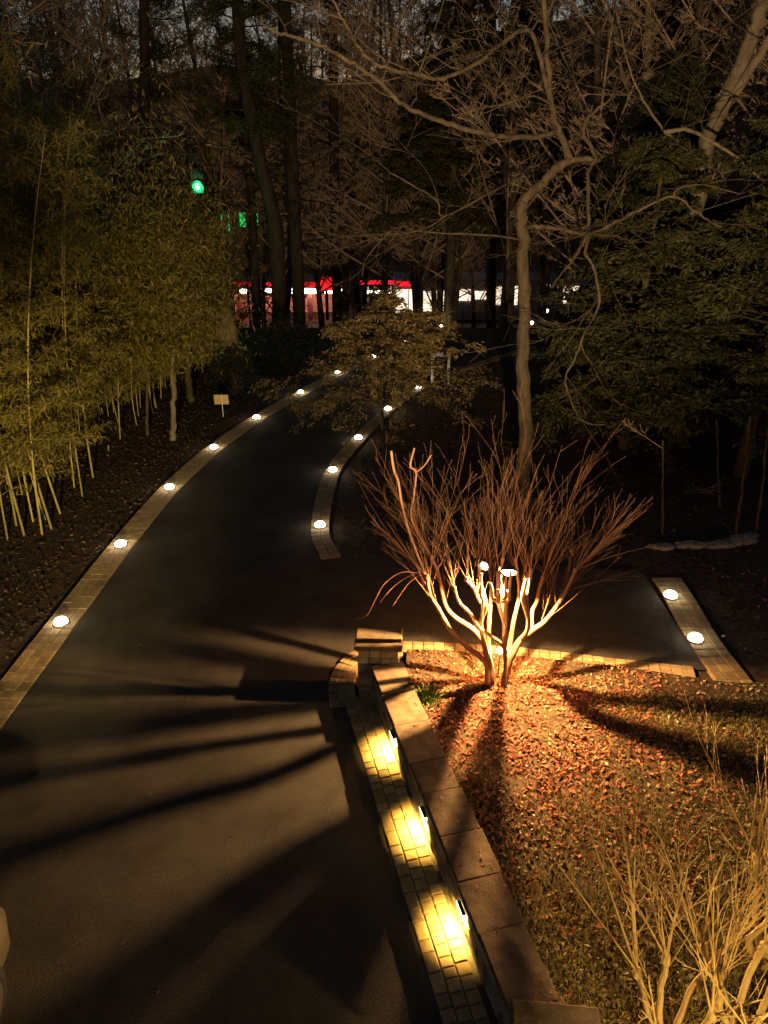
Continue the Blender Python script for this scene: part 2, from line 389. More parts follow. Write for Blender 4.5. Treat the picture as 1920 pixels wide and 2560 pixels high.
def border(name, line, w, cols, rowlen, parts, label):
    """paver border along a line; the first `parts` rows are single pavers, the rest one mass"""
    root = struct(ribbon(resample(line, 0.4), -w / 2, w / 2, -0.012, name, M['paver_bed']), label)
    L = resample(line, rowlen); N = normals(L); rr = random.Random(len(L)); far = MB()
    cw = w / cols
    for i in range(len(L) - 1):
        ang = math.atan2(L[i + 1][1] - L[i][1], L[i + 1][0] - L[i][0])
        for c in range(cols):
            q = (c + 0.5) * cw - w / 2
            p = (L[i][0] + N[i][0] * q, L[i][1] + N[i][1] * q, 0.0)
            if i < parts: paver(root, p, rowlen - 0.008, cw - 0.008, ang, rr)
            else: far.box((p[0], p[1], -0.018 + rr.uniform(-.003, .003)), (rowlen - 0.008, cw - 0.008, 0.06), ang, cham=0.009)
    if far.V:
        o = far.build('distant_pavers', M['paver'], root); o['kind'] = 'stuff'
    return root
border('paver_border_left', left_line, 2 * LW, 3, 0.21, 60, 'paver border with round lights along the left edge of the driveway')
border('paver_border_right', right_line, 0.42, 2, 0.21, 30, 'paver border with round lights along the far right edge of the driveway')
pad_line = catmull([np.array((5.36, 9.2, 0)), np.array((5.33, 10.4, 0)), np.array((5.42, 11.77, 0)), np.array((5.45, 12.75, 0))])
border('paver_border_pad', pad_line, 0.56, 3, 0.2, 40, 'paver border with two round lights at the end of the parking pad')
ring_line = catmull([np.array((-0.60, 8.75, 0)), np.array((-0.64, 9.25, 0)), np.array((-0.52, 9.70, 0)), np.array((-0.22, 10.02, 0)), np.array((0.40, 10.13, 0)), np.array((1.3, 10.07, 0)), np.array((2.22, 9.96, 0)), np.array((3.46, 9.70, 0)), np.array((4.4, 9.52, 0)), np.array((5.05, 9.40, 0))])
border('paver_border_bed', ring_line, 0.40, 3, 0.17, 95, 'paver edging curving from the stone pillar around the leaf bed')
# strip between driveway and wall
sd = nrm((strip_b - strip_a)[None, :2])[0]; sn = np.array((-sd[1], sd[0]))          # sn points to the right (toward the wall)
if sn[0] < 0: sn = -sn
strip_len = np.linalg.norm((strip_b - strip_a)[:2]) + 0.3; SW = 0.43
root = MB()
c0 = strip_a[:2]; e0 = strip_a[:2] + sd * strip_len
root.add([(*c0, -0.012), (*e0, -0.012), (*(e0 + sn * (SW + 0.06)), -0.012), (*(c0 + sn * (SW + 0.06)), -0.012)], [[0, 1, 2, 3]])
strip_o = struct(root.build('paver_strip', M['paver_bed']), 'paver strip between the driveway and the low stone wall')
rr = random.Random(5)
for c in range(3):
    s = 0.0
    while s < strip_len:
        ln = rr.choice([0.11, 0.14, 0.14, 0.21])
        q = (c + 0.5) * SW / 3
        p = strip_a[:2] + sd * (s + ln / 2) + sn * q
        paver(strip_o, (p[0], p[1], 0), ln - 0.008, SW / 3 - 0.008, math.atan2(sd[1], sd[0]), rr)
        s += ln

# ------------------------------------------------------------------ stone wall and pillars
wallA, wallB = np.array((-0.19, 8.80)), np.array((1.12, 3.78))       # left cap edge, far -> near
wd = nrm((wallB - wallA)[None])[0]; wnr = np.array((-wd[1], wd[0]))
if wnr[0] < 0: wnr = -wnr
wlen = np.linalg.norm(wallB - wallA); CW = 0.46; WH = 0.60
wang = math.atan2(wd[1], wd[0])
wall = empty('stone_wall', (*(wallA + wd * wlen / 2 + wnr * CW / 2), 0), 0)
tag(wall, 'low stone retaining wall with flat cap stones running beside the paver strip', 'wall')
wc = np.array(wall.location[:2])
def wpt(s, q): return wallA + wd * s + wnr * q - wc
m = MB(); p = wpt(wlen / 2, CW / 2); m.box((p[0], p[1], (WH - 0.08) / 2 - 0.05), (wlen - 0.02, CW - 0.14, WH - 0.08 + 0.1), wang)
m.build('core', M['mortar'], wall)
rr = random.Random(11); s = 0.02
ncap = 0
while s < wlen - 0.12:
    ln = min(rr.uniform(0.50, 0.78), wlen - s); q = CW / 2 + rr.uniform(-.008, .008)
    p = wpt(s + ln / 2, q); m = MB()
    m.box((0, 0, 0), (ln - 0.005, CW + rr.uniform(-.014, .014), 0.075), 0, cham=0.006)
    o = m.build('cap_stone', M['cap'], wall); o.location = (p[0], p[1], WH - 0.038 + rr.uniform(-.005, .005) + (0.045 if ncap == 0 else 0)); o.rotation_euler = (rr.uniform(-.008, .008), rr.uniform(-.008, .008), wang + rr.uniform(-.01, .01))
    s += ln; ncap += 1
z = 0.0
while z < WH - 0.10:
    h = min(rr.uniform(0.07, 0.13), WH - 0.085 - z)
    if h < 0.03: break
    s = rr.uniform(-0.1, 0)
    while s < wlen - 0.05:
        ln = rr.uniform(0.16, 0.42); s1 = min(s + ln, wlen); s0 = max(s, 0)
        if s1 - s0 > 0.06:
            p = wpt((s0 + s1) / 2, 0.075 + rr.uniform(-.012, .008)); m = MB()
            m.box((0, 0, 0), (s1 - s0 - 0.012, 0.06, h - 0.012), 0, taper=0.94)
            o = m.build('stone', M['stone'], wall); o.location = (p[0], p[1], z + h / 2); o.rotation_euler = (0, 0, wang)
        s += ln
    z += h
def pillar(cx, cy, rz, w, d, H, label):
    root = empty('stone_pillar', (cx, cy, 0), rz); tag(root, label, 'pillar')
    MB().box((0, 0, H / 2 - 0.08), (w - 0.10, d - 0.10, H - 0.10), 0).build('core', M['mortar'], root)
    m = MB(); m.box((0, 0, H - 0.045), (w + 0.10, d + 0.10, 0.09), 0, cham=0.018); m.build('cap_stone', M['cap'], root)
    rr = random.Random(int(cx * 100)); z = -0.05
    while z < H - 0.12:
        h = min(rr.uniform(0.08, 0.14), H - 0.095 - z)
        if h < 0.035: break
        for side in range(4):
            span = w if side % 2 == 0 else d; s = -span / 2
            while s < span / 2 - 0.03:
                ln = min(rr.uniform(0.12, 0.30), span / 2 - s)
                if span / 2 - s - ln < 0.06: ln = span / 2 - s
                m = MB(); m.box((0, 0, 0), (ln - 0.010, 0.06, h - 0.010), 0, taper=0.95)
                o = m.build('stone', M['stone'], root); t = s + ln / 2; off = (d if side % 2 == 0 else w) / 2 - 0.03 + rr.uniform(-.008, .008)
                o.location = [(t, -off), (off, t), (-t, off), (-off, -t)][side] + (z + h / 2,); o.rotation_euler = (0, 0, side * math.pi / 2)
                s += ln
        z += h
    return root
pillar(-0.075, 9.03, R(-3), 0.58, 0.38, 0.97, 'square stone pillar with flat cap at the far end of the low wall')
pillar(1.34, 3.50, R(-6), 0.60, 0.56, 0.95, 'stone pillar with wide warm lit cap at the bottom of the photo')

# ------------------------------------------------------------------ wall lights (under the cap)
def wall_light(s, label):
    root = empty('wall_light', (*(wallA + wd * s + wnr * 0.02), WH - 0.30), wang); tag(root, label, 'wall light', 'lights under the wall cap')
    MB().box((0, 0, 0.008), (0.17, 0.04, 0.016), 0).build('housing', M['mortar'], root)
    MB().box((0, 0, -0.012), (0.17, 0.035, 0.02), 0, taper=1.1).build('lens', M['wall_lens'], root)
    l = lamp('wall_light_glow', 'AREA', (0, 0, -0.03), 58, (1.0, 0.59, 0.115)); l.data.spread = R(125); l.data.shape = 'RECTANGLE'; l.data.size = 0.16; l.data.size_y = 0.03
    l.parent = root; l.rotation_euler = (0, 0, 0)
for s, t in ((1.12, 'lit wall light under the cap nearest the stone pillar with the myrtle behind'), (2.48, 'lit wall light under the cap, the middle one of three'), (3.76, 'lit wall light under the cap closest to the viewer')):
    wall_light(s, t)

# ------------------------------------------------------------------ paver dot lights
def dot_meshes():
    a = MB(); a.lathe((0, 0, 0), [(0.132, 0.0), (0.130, 0.018), (0.122, 0.024), (0.115, 0.024)], 24)
    b = MB(); b.lathe((0, 0, 0), [(0.118, 0.020), (0.114, 0.055), (0.090, 0.088), (0.05, 0.104), (0.015, 0.108)], 24)
    return a.mesh('rim', True), b.mesh('lens', True)
dm = dot_meshes(); dm[0].materials.append(M['steel']); dm[1].materials.append(M['lens'])
def dot(p, label, group, power=5.0):
    root = empty('ground_light', (p[0], p[1], 0.012)); tag(root, label, 'ground light', group)
    link('rim', dm[0], None, root); link('lens', dm[1], None, root)
    l = lamp('ground_light_glow', 'POINT', (0, 0, 0.155), power, (1.0, 0.80, 0.52), 0.04); l.parent = root
for i, p in enumerate(LEFT): dot(p, '%s round light from the bottom in the left paver border' % ORD(i), 'round lights in the left border')
for i, p in enumerate(RIGHT): dot(p, '%s round light from the bottom in the right paver border' % ORD(i), 'round lights in the right border')
dot(PAD[0], 'nearer of two round lights in the border at far right of pad', 'round lights by the parking pad')
dot(PAD[1], 'farther of two round lights in the border at far right of pad', 'round lights by the parking pad')

# ------------------------------------------------------------------ leaf bed
def bed_z(x, y): return 0.05 + 0.16 * np.exp(-((x - 1.6) ** 2) / 4.0 - ((y - 7.4) ** 2) / 5.0) + 0.03 * np.sin(x * 2.1 + y) * np.cos(y * 1.7)
bx = np.linspace(0, 1, 44); by = np.linspace(-1.0, 10.02, 90)
def bed_left(y): return np.where(y > 8.7, 0.30 + (y - 8.7) * 0.05, wallA[0] + (8.8 - y) / 5.02 * 1.31 + 0.42)
def bed_top(x): return np.interp(x, ring_line[:, 0][30:], ring_line[:, 1][30:]) - 0.15
xr = 14.0
BX = np.zeros((90, 44)); BY = np.zeros_like(BX)
for j, yv in enumerate(by):
    l = float(bed_left(yv)); BX[j] = l + (xr - l) * bx ** 1.6; BY[j] = yv
top = np.where(BX < 5.05, bed_top(BX), 9.2); BY = np.where(BY > 8.0, 8.0 + (BY - 8.0) / (10.02 - 8.0) * (top - 8.0), BY)
BZ = bed_z(BX, BY); BZ = np.where(BX > 6, BZ * np.clip((9 - BX) / 3, 0.0, 1) + 0.0, BZ)
idx = np.arange(90 * 44).reshape(90, 44)
F = np.stack([idx[:-1, :-1], idx[:-1, 1:], idx[1:, 1:], idx[1:, :-1]], -1).reshape(-1, 4)
struct(link('leaf_bed', np_mesh('leaf_bed', np.stack([BX, BY, BZ], -1).reshape(-1, 3), F, True), M['bed']))
rs = np.random.RandomState(3)
def scatter(n, xf, yf, zf, dens=None):
    x = xf(rs.rand(n)); y = yf(rs.rand(n))
    if dens is not None:
        k = rs.rand(n) < dens(x, y); x, y = x[k], y[k]
    return np.stack([x, y, zf(x, y)], 1)
def litter(name, C, L0, L1, flat, label, m='leaf_dry'):
    n = len(C); a = rs.rand(n) * 6.283
    D = np.stack([np.cos(a), np.sin(a), rs.normal(size=n) * flat], 1)
    L = L0 + (L1 - L0) * rs.rand(n) ** 1.7; S = nrm(np.stack([-np.sin(a), np.cos(a), rs.normal(size=n) * flat * 1.4], 1)); D = nrm(D)
    W = L * rs.uniform(0.4, 0.7, n); N = np.cross(D, S)
    C = C.copy(); C[:, 2] += rs.uniform(0.006, 0.03, n)
    cup = rs.uniform(0.05, 0.35, n)[:, None] * W[:, None]
    a_ = C - D * L[:, None] / 2; c_ = C + D * L[:, None] / 2
    b_ = C + S * W[:, None] / 2 + N * cup; d_ = C - S * W[:, None] / 2 + N * cup
    V = np.stack([a_, b_, c_, d_], 1).reshape(-1, 3)
    o = link(name, np_mesh(name, V, np.arange(4 * n).reshape(n, 4)), M[m]); o['kind'] = 'stuff'
    o['label'] = label; return o
def in_bed(x, y):
    ok = (x > bed_left(y) + 0.02) & (y < np.where(x < 5.05, bed_top(x), 9.2) - 0.02)
    d = np.hypot(x - 1.6, y - 8.2)
    return ok * np.clip(1.35 - d * 0.36, 0.03, 1) * np.clip(.62 + .5 * np.sin(x * 3.1 + 1 + np.sin(y * 2.3)) * np.cos(y * 2.7 + np.sin(x * 4.1)) + .25 * np.sin(x * 9.0 + y * 3) * np.sin(y * 8.0 - x * 2), .10, 1)
C = scatter(95000, lambda r: 0.2 + r * 8.3, lambda r: 2.5 + r * 7.6, bed_z, in_bed)
litter('fallen_leaves', C, 0.020, 0.095, 0.6, 'dry red brown leaves carpeting the bed around the lit tree')
C = scatter(50000, lambda r: 0.2 + r * 8.3, lambda r: 2.5 + r * 7.6, bed_z, lambda x, y: (in_bed(x, y) > 0) * np.clip(.12 + .3 * np.sin(x * 2.3 + y * 1.1) * np.sin(y * 2.9 - x * .7) + .16 * (np.hypot(x - 1.6, y - 8.4) - 1.4), 0.0, .6))
litter('tan_leaves', C, 0.022, 0.085, 0.55, 'pale tan leaves scattered over the thin grass toward the viewer', 'leaf_tan')
C = scatter(16000, lambda r: -15 + r * 10.4, lambda r: 9 + r * 22, lambda x, y: -0.05 + 0 * x, lambda x, y: x < np.interp(y, left_line[:, 1], left_line[:, 0]) - 0.35)
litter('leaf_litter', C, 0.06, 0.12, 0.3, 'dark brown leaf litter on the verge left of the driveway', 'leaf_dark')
C = scatter(16000, lambda r: -1 + r * 16, lambda r: 9 + r * 22, lambda x, y: -0.05 + 0 * x, lambda x, y: ((x > 5.9) | ((y > 14) & (x > np.interp(y, right_line[:, 1], right_line[:, 0]) + 0.3))))
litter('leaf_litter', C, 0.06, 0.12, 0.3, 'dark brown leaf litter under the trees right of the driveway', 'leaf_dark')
C = scatter(900, lambda r: -5.4 + r * 11, lambda r: 4 + r * 16, lambda x, y: .002 + 0 * x, lambda x, y: (rs.rand(len(x)) < .35) & (((x > np.interp(y, left_line[:, 1], left_line[:, 0])) & (x < -.9)) | ((y > 10.5) & (y < 13) & (x < 5) & (x > -1))))
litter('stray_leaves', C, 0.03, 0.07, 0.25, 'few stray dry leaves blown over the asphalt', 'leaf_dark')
q = rs.rand(90); e = rs.rand(90) ** .6; C = np.stack([wallA[0] + wd[0] * q * wlen + wnr[0] * CW * e, wallA[1] + wd[1] * q * wlen + wnr[1] * CW * e, np.full(90, WH - .002)], 1)
litter('cap_leaves', C, 0.02, 0.06, 0.2, 'dry leaves blown onto the wall cap')
# thin winter grass
C = scatter(100000, lambda r: 0.6 + r * 7.6, lambda r: 2.8 + r * 6.0, bed_z, lambda x, y: (x > bed_left(y) + 0.06) * np.clip(np.hypot(x - 1.6, y - 8.6) * .42 - .55 + .35 * np.sin(x * 1.7 + y) * np.sin(y * 2.1 - x), 0, 1))
D = rs.normal(size=(len(C), 3)) * 0.6; D[:, 2] = 1
V, F = leaf_quads(C, D, rs.uniform(0.04, 0.10, len(C)), 0.009, rs)
o = link('grass', np_mesh('grass', V, F), M['grass']); o['kind'] = 'stuff'; o['label'] = 'thin yellow green winter grass between the fallen leaves'

# ------------------------------------------------------------------ branch growing
def vadd(a, b): return (a[0] + b[0], a[1] + b[1], a[2] + b[2])
def vmul(a, s): return (a[0] * s, a[1] * s, a[2] * s)
def vn(a):
    l = math.sqrt(a[0] ** 2 + a[1] ** 2 + a[2] ** 2) or 1.0
    return (a[0] / l, a[1] / l, a[2] / l)
def grow(rr, out, p, d, L, r, lev, maxlev, step=0.5, wob=0.25, up=0.06, kids=4, ratio=0.55, ang=0.8, rend=0.25, start=0.25, kr=0.6, rmin=0.004):
    n = max(2, int(L / step)); st = L / n
    for i in range(n):
        t0, t1 = i / n, (i + 1) / n
        d = vn((d[0] + rr.gauss(0, wob), d[1] + rr.gauss(0, wob), d[2] + rr.gauss(0, wob * 0.7) + up))
        q = vadd(p, vmul(d, st))
        ra = max(rmin, r * (1 - (1 - rend) * t0)); rb = max(rmin, r * (1 - (1 - rend) * t1))
        out.append((p, q, ra, rb, lev)); p = q
        if lev < maxlev and t1 > start:
            k = (kids[min(lev, len(kids) - 1)] if isinstance(kids, tuple) else kids) / (n * (1 - start)); c = int(k) + (rr.random() < k - int(k))
            for _ in range(c):
                a = rr.uniform(0, 6.283); side = vn((math.cos(a), math.sin(a), rr.uniform(-0.3, 0.6)))
                w = rr.uniform(0.6, 1.2) * ang
                cd = vn((d[0] * math.cos(w) + side[0] * math.sin(w), d[1] * math.cos(w) + side[1] * math.sin(w), d[2] * math.cos(w) + side[2] * math.sin(w)))
                grow(rr, out, p, cd, L * ratio * rr.uniform(0.7, 1.2) * (1.15 - 0.5 * t1), max(rmin, rb * kr), lev + 1, maxlev, step * 0.75, wob, up, kids, ratio, ang, rend, 0.2, kr, rmin)
def polyline(out, pts, r0, r1, lev=0, n=5, jit=None):
    L = catmull(pts, n); m = len(L)
    if jit:
        for i in range(1, m): L[i] += np.array([jit[0].gauss(0, jit[1]) for _ in range(3)]) * min(1, i / 4)
    for i in range(m - 1):
        out.append((tuple(L[i]), tuple(L[i + 1]), r0 + (r1 - r0) * i / (m - 1), r0 + (r1 - r0) * (i + 1) / (m - 1), lev))
    return L
def rebase(segs, o):
    o = (float(o[0]), float(o[1]), float(o[2])); n = (-o[0], -o[1], -o[2])
    return [(vadd(s[0], n), vadd(s[1], n), s[2], s[3], s[4]) for s in segs]
def split_build(segs, root, lev_cut, names, mats, ks=(8, 3)):
    a = [s for s in segs if s[4] <= lev_cut]; b = [s for s in segs if s[4] > lev_cut]
    if a: link(names[0], seg_mesh(names[0], a, ks[0]), mats[0], root)
    if b: link(names[1], seg_mesh(names[1], b, ks[1]), mats[1], root)

# ------------------------------------------------------------------ the lit crepe-myrtle-like tree in the bed
TY = 9.0
def T(px, py, dy=0.0): return AT(px, py, TY + dy)
rr = random.Random(21)
segs = []
tree_branches = [
    ([(1217, 1735, -.02), (1219, 1690, -.02), (1214, 1655, 0), (1172, 1620, -.05), (1128, 1578, -.1), (1097, 1524, -.14), (1074, 1485, -.16), (1067, 1443, -.18)], .050, .022),
    ([(1226, 1732, 0), (1228, 1680, 0), (1219, 1640, 0), (1205, 1600, .03), (1180, 1571, .08), (1140, 1545, .14), (1117, 1520, .18), (1105, 1485, .2), (1097, 1435, .2), (1080, 1395, .22)], .055, .018),
    ([(1228, 1690, 0), (1223, 1640, .06), (1221, 1596, .12), (1225, 1524, .2), (1229, 1479, .22)], .042, .026),
    ([(1219, 1640, .0), (1202, 1565, -.1), (1209, 1535, -.14), (1215, 1514, -.16), (1196, 1500, -.2), (1186, 1473, -.25), (1166, 1449, -.3)], .038, .020),
    ([(1215, 1514, -.16), (1209, 1483, -.12), (1200, 1453, -.1), (1197, 1412, -.08)], .030, .020),
    ([(1264, 1650, 0), (1256, 1614, -.1), (1227, 1590, -.2), (1196, 1567, -.26), (1178, 1537, -.32), (1147, 1504, -.36), (1137, 1473, -.4)], .032, .018),
    ([(1256, 1748, 0), (1261, 1700, 0), (1272, 1655, 0), (1289, 1620, 0), (1303, 1598, 0), (1330, 1576, .02), (1362, 1553, .06), (1395, 1510, .1), (1415, 1478, .12), (1437, 1427, .15)], .066, .018),
    ([(1303, 1598, 0), (1319, 1575, -.1), (1321, 1545, -.16), (1315, 1520, -.2), (1307, 1496, -.22), (1321, 1471, -.22), (1327, 1428, -.24)], .038, .018),
    ([(1330, 1576, .02), (1329, 1548, .12), (1332, 1524, .18), (1342, 1504, .22), (1348, 1473, .25), (1356, 1445, .3)], .034, .020),
    ([(1261, 1700, 0), (1264, 1678, -.02), (1262, 1606, -.03), (1260, 1545, -.03), (1258, 1483, -.02), (1252, 1453, -.01), (1256, 1401, -.0)], .040, .018),
    ([(1270, 1660, 0), (1276, 1606, .12), (1284, 1555, .2), (1297, 1494, .28), (1297, 1459, .3), (1290, 1401, .32)], .038, .018),
]
lamp_p = T(1272, 1432, -0.16)
polyline(segs, [T(1262, 1560, -.03), lamp_p + np.array((-.10, -.02, -.50)), lamp_p + np.array((-.165, -.27, -.27)), lamp_p + np.array((-.175, -.29, -.05)), lamp_p + np.array((-.19, -.32, .18))], .030, .036, 0, 5)  # from here, extra shoots placed around the lamp to shape its cast shadows
for az, dd_, zt, ra in ((49, .40, .02, .026), (57, .31, .22, .022), (65, .44, -.02, .030), (74, .30, .10, .020), (83, .38, .26, .024)):
    c_, s_ = -math.cos(R(az)), -math.sin(R(az))
    polyline(segs, [lamp_p + np.array((-.16, -.27, -.30)), lamp_p + np.array((dd_ * .95 * c_, dd_ * .95 * s_, -.22)), lamp_p + np.array((dd_ * c_, dd_ * s_, -.10)), lamp_p + np.array((dd_ * 1.12 * c_, dd_ * 1.1 * s_, zt))], ra, ra * .75, 0, 5)
polyline(segs, [T(1202, 1565, -.1), lamp_p + np.array((-.36, -.19, -.34)), lamp_p + np.array((-.395, -.216, -.2)), lamp_p + np.array((-.41, -.24, .12))], .022, .017, 0, 5)
polyline(segs, [T(1263, 1590, -.03), lamp_p + np.array((-.03, -.16, -.62)), lamp_p + np.array((-.045, -.21, -.40)), lamp_p + np.array((-.05, -.23, -.16))], .034, .030, 0, 5)
polyline(segs, [T(1321, 1545, -.16), lamp_p + np.array((.20, -.12, -.36)), lamp_p + np.array((.20, -.135, -.20)), lamp_p + np.array((.215, -.15, -.04))], .032, .028, 0, 5)
polyline(segs, [T(1321, 1560, -.1), lamp_p + np.array((.27, -.06, -.34)), lamp_p + np.array((.28, -.065, -.18)), lamp_p + np.array((.29, -.08, .05))], .018, .015, 0, 5)
tips = [(lamp_p + np.array((-.19, -.32, .18)), np.array((-.1, -.2, 1.0)), .03)]
for pts, r0, r1 in tree_branches:
    L = polyline(segs, [T(*p) for p in pts], r0, r1, 0, 5)
    tips.append((L[-1], nrm((L[-1] - L[-4])[None])[0], r1))
    # knuckles
    for k in range(int(len(L) * .62), len(L), 3):
        q = L[k] + np.array([rr.uniform(-.02, .02) for _ in range(3)])
        segs.append((tuple(L[k] - np.array((0, 0, .012))), tuple(L[k] + np.array((rr.uniform(-.01, .01), rr.uniform(-.01, .01), .022))), r1 * 1.45, r1 * 1.1, 0))
        if rr.random() < 0.75:
            sd_ = nrm(np.array([[rr.gauss(0, 1), rr.gauss(0, 1), 0.6]]))[0]
            tips.append((L[k], sd_, r1 * 0.7))
    q = L[-1]; segs.append((tuple(q - np.array((0, 0, .02))), tuple(q + np.array((0, 0, .035))), r1 * 1.5, r1 * 1.3, 0))
ctr = T(1262, 1560)
for p, d, r in tips:
    for k in range(rr.choice([2, 2, 3])):
        out = (p - ctr); out[2] = 0
        dd = vn((d[0] * 0.22 + out[0] * (0.26 if out[0] > 0 else 0.16) + rr.gauss(0, .21), d[1] * 0.22 + out[1] * 0.35 + rr.gauss(0, .24), 1.05 + rr.gauss(0, .15)))
        grow(rr, segs, tuple(p), dd, rr.uniform(0.5, 1.9), rr.uniform(0.0026, 0.0052), 1, 3, 0.12, 0.032, 0.006, (0, 3.2, 1.6), 0.5, 0.45, 0.15, 0.15, 0.5, 0.0010)
# arching shoots at the sides
for p, d, n in ((T(1067, 1443, -.18), (-.7, .05, 1.0), 2), (T(1080, 1395, .22), (-.8, .2, 1.0), 3), (T(1437, 1427, .15), (.8, .1, .8), 8), (T(1415, 1478, .12), (1.0, -.1, .5), 2)):
    for k in range(n):
        dd = vn((d[0], d[1] + rr.gauss(0, .3), d[2] + rr.gauss(0, .22)))
        grow(rr, segs, tuple(p), dd, rr.uniform(0.6, 1.4), 0.006, 1, 3, 0.12, 0.03, -0.008, (0, 2.4, 1.6), 0.5, 0.42, 0.3, 0.15, 0.6, 0.002)
polyline(segs, [T(1066, 1443, -.18), T(1040, 1432, -.2), T(1000, 1432, -.25), T(960, 1460, -.3), T(935, 1505, -.3), T(915, 1540, -.3), T(886, 1548, -.3)], .010, .006, 1, 5)
polyline(segs, [T(1040, 1432, -.2), T(1005, 1450, -.1), T(975, 1475, -.1), T(950, 1506, -.1)], .008, .005, 1, 5)
polyline(segs, [T(1050, 1436, -.2), T(1020, 1460, -.05), T(995, 1495, -.05), T(982, 1514, -.05)], .007, .004, 1, 5)
# two old bare stubs rising on the left
polyline(segs, [T(1067, 1443, -.18), T(1047, 1396, -.1), T(1020, 1320, 0), T(1003, 1250, .1), T(996, 1205, .1), T(985, 1175, .1), T(978, 1128, .12)], .016, .018, 0, 5)
polyline(segs, [T(1080, 1395, .22), T(1030, 1300, .3), T(1035, 1240, .3), T(1040, 1180, .3), T(1026, 1165, .3), T(1036, 1120, .32)], .012, .015, 0, 5)
polyline(segs, [T(1040, 1180, .3), T(1060, 1165, .28), T(1078, 1138, .28)], .011, .009, 0, 4)
tb = np.array((1.70, TY, 0.12))
clear = (lamp_p, T(1210, 1416, -0.16), T(1250, 1627, 0.15))
segs = [q for q in segs if q[4] == 0 or min(np.linalg.norm((np.array(q[0]) + np.array(q[1])) / 2 - c) for c in clear) > .20]
tree = empty('lit_garden_tree', tb); tag(tree, 'multi stemmed bare tree glowing orange in the leaf bed with lamps inside', 'tree')
segs = rebase(segs, tb)
split_build(segs, tree, 0, ('trunk', 'crown'), (M['myrtle'], M['myrtle_twig']), (10, 4))
def tree_lamp(p, r, power, axis, cone, label, glow):
    """small floodlight clamped in the tree: bowl, bulb, bracket, light"""
    root = empty('tree_floodlight', tuple(p)); tag(root, label, 'floodlight', 'lamps in the garden tree')
    ax = nrm(np.array([axis], float))[0]
    root.rotation_euler = (math.acos(-ax[2]), 0, math.atan2(ax[1], ax[0]) - math.pi / 2)      # -Z looks along the axis
    n = 20; prof = [(.25, .95), (.62, .80), (.92, .45), (1.06, .05), (1.10, -.02), (1.0, .05), (.86, .42), (.55, .70)]
    V = []; F = []
    for rr_, h in prof:
        for k in range(n): V.append((r * rr_ * math.cos(6.2832 * k / n), r * rr_ * math.sin(6.2832 * k / n), r * h))
    for q in range(len(prof) - 1):
        for k in range(n): F.append([q * n + k, q * n + (k + 1) % n, (q + 1) * n + (k + 1) % n, (q + 1) * n + k])
    m = MB(); m.add(V, F); m.add([(r * .25 * math.cos(6.2832 * k / n), r * .25 * math.sin(6.2832 * k / n), r * .95) for k in range(n)], [list(range(n))]); m.build('shade', M['bronze'], root, True)
    m = MB(); m.lathe((0, 0, 0), [(.25 * r, .55 * r), (.72 * r, .34 * r), (.80 * r, .10 * r), (.55 * r, -.16 * r), (.2 * r, -.24 * r)], 18); m.build('bulb', M['bulb'], root, True)
    m = MB(); m.lathe((0, 0, 0), [(.22 * r, .9 * r), (.2 * r, 1.35 * r), (.1 * r, 1.4 * r), (.1 * r, 2.4 * r)], 8); m.build('bracket', M['bronze'], root)
    l = lamp('floodlight_beam', 'SPOT', (0, 0, -.45 * r), power, (1.0, 0.54, 0.19), .018, None, cone, .15); l.parent = root
    return root
tree_lamp(lamp_p, 0.115, 2850, (-.10, -.75, -.66), 177, 'brightest lamp clamped in the middle of the garden tree', 1)
tree_lamp(T(1210, 1416, -0.16), 0.065, 80, (-.70, -.75, -.10), 140, 'small lamp clamped left of the brightest lamp in the garden tree', 1)
lo = T(1250, 1627, 0.15)
root = empty('bare_bulb', tuple(lo)); tag(root, 'small low glowing bulb between the two trunks of the garden tree', 'lamp', 'lamps in the garden tree')
MB().lathe((0, 0, 0), [(.012, -.042), (.032, -.028), (.042, 0), (.032, .028), (.014, .042)], 14).build('bulb', emit('low_bulb', (1.0, .40, .10), 4200), root, True)
MB().lathe((0, 0, 0), [(.016, -.04), (.016, -.10), (.010, -.11), (.010, -.62)], 8).build('stake', M['bronze'], root)

ul = np.array((0.80, 8.05, 0.26))  # added uplight, no known fixture here; brightens the limbs of the garden tree
root = empty('added_uplight', tuple(ul)); tag(root, 'small uplight added beside the wall to brighten the limbs of the garden tree', 'uplight')
m = MB(); m.lathe((0, 0, 0), [(.020, -.09), (.034, -.07), (.036, .06), (.041, .065), (.041, .075), (.03, .07)], 14); o = m.build('housing', M['bronze'], root, True)
MB().lathe((0, 0, 0), [(.010, -.09), (.010, -.26)], 8).build('stake', M['bronze'], root)
l = lamp('added_uplight_beam', 'SPOT', (0, 0, .085), 330, (1.0, .52, .20), .02, None, 46, .9); l.parent = root
v = T(1245, 1440) - ul; l.rotation_euler = (math.atan2(v[2], math.hypot(v[0], v[1])) + math.pi / 2, 0, math.atan2(v[1], v[0]) - math.pi / 2)
o.rotation_euler = (math.atan2(v[2], math.hypot(v[0], v[1])) - math.pi / 2, 0, math.atan2(v[1], v[0]) - math.pi / 2)

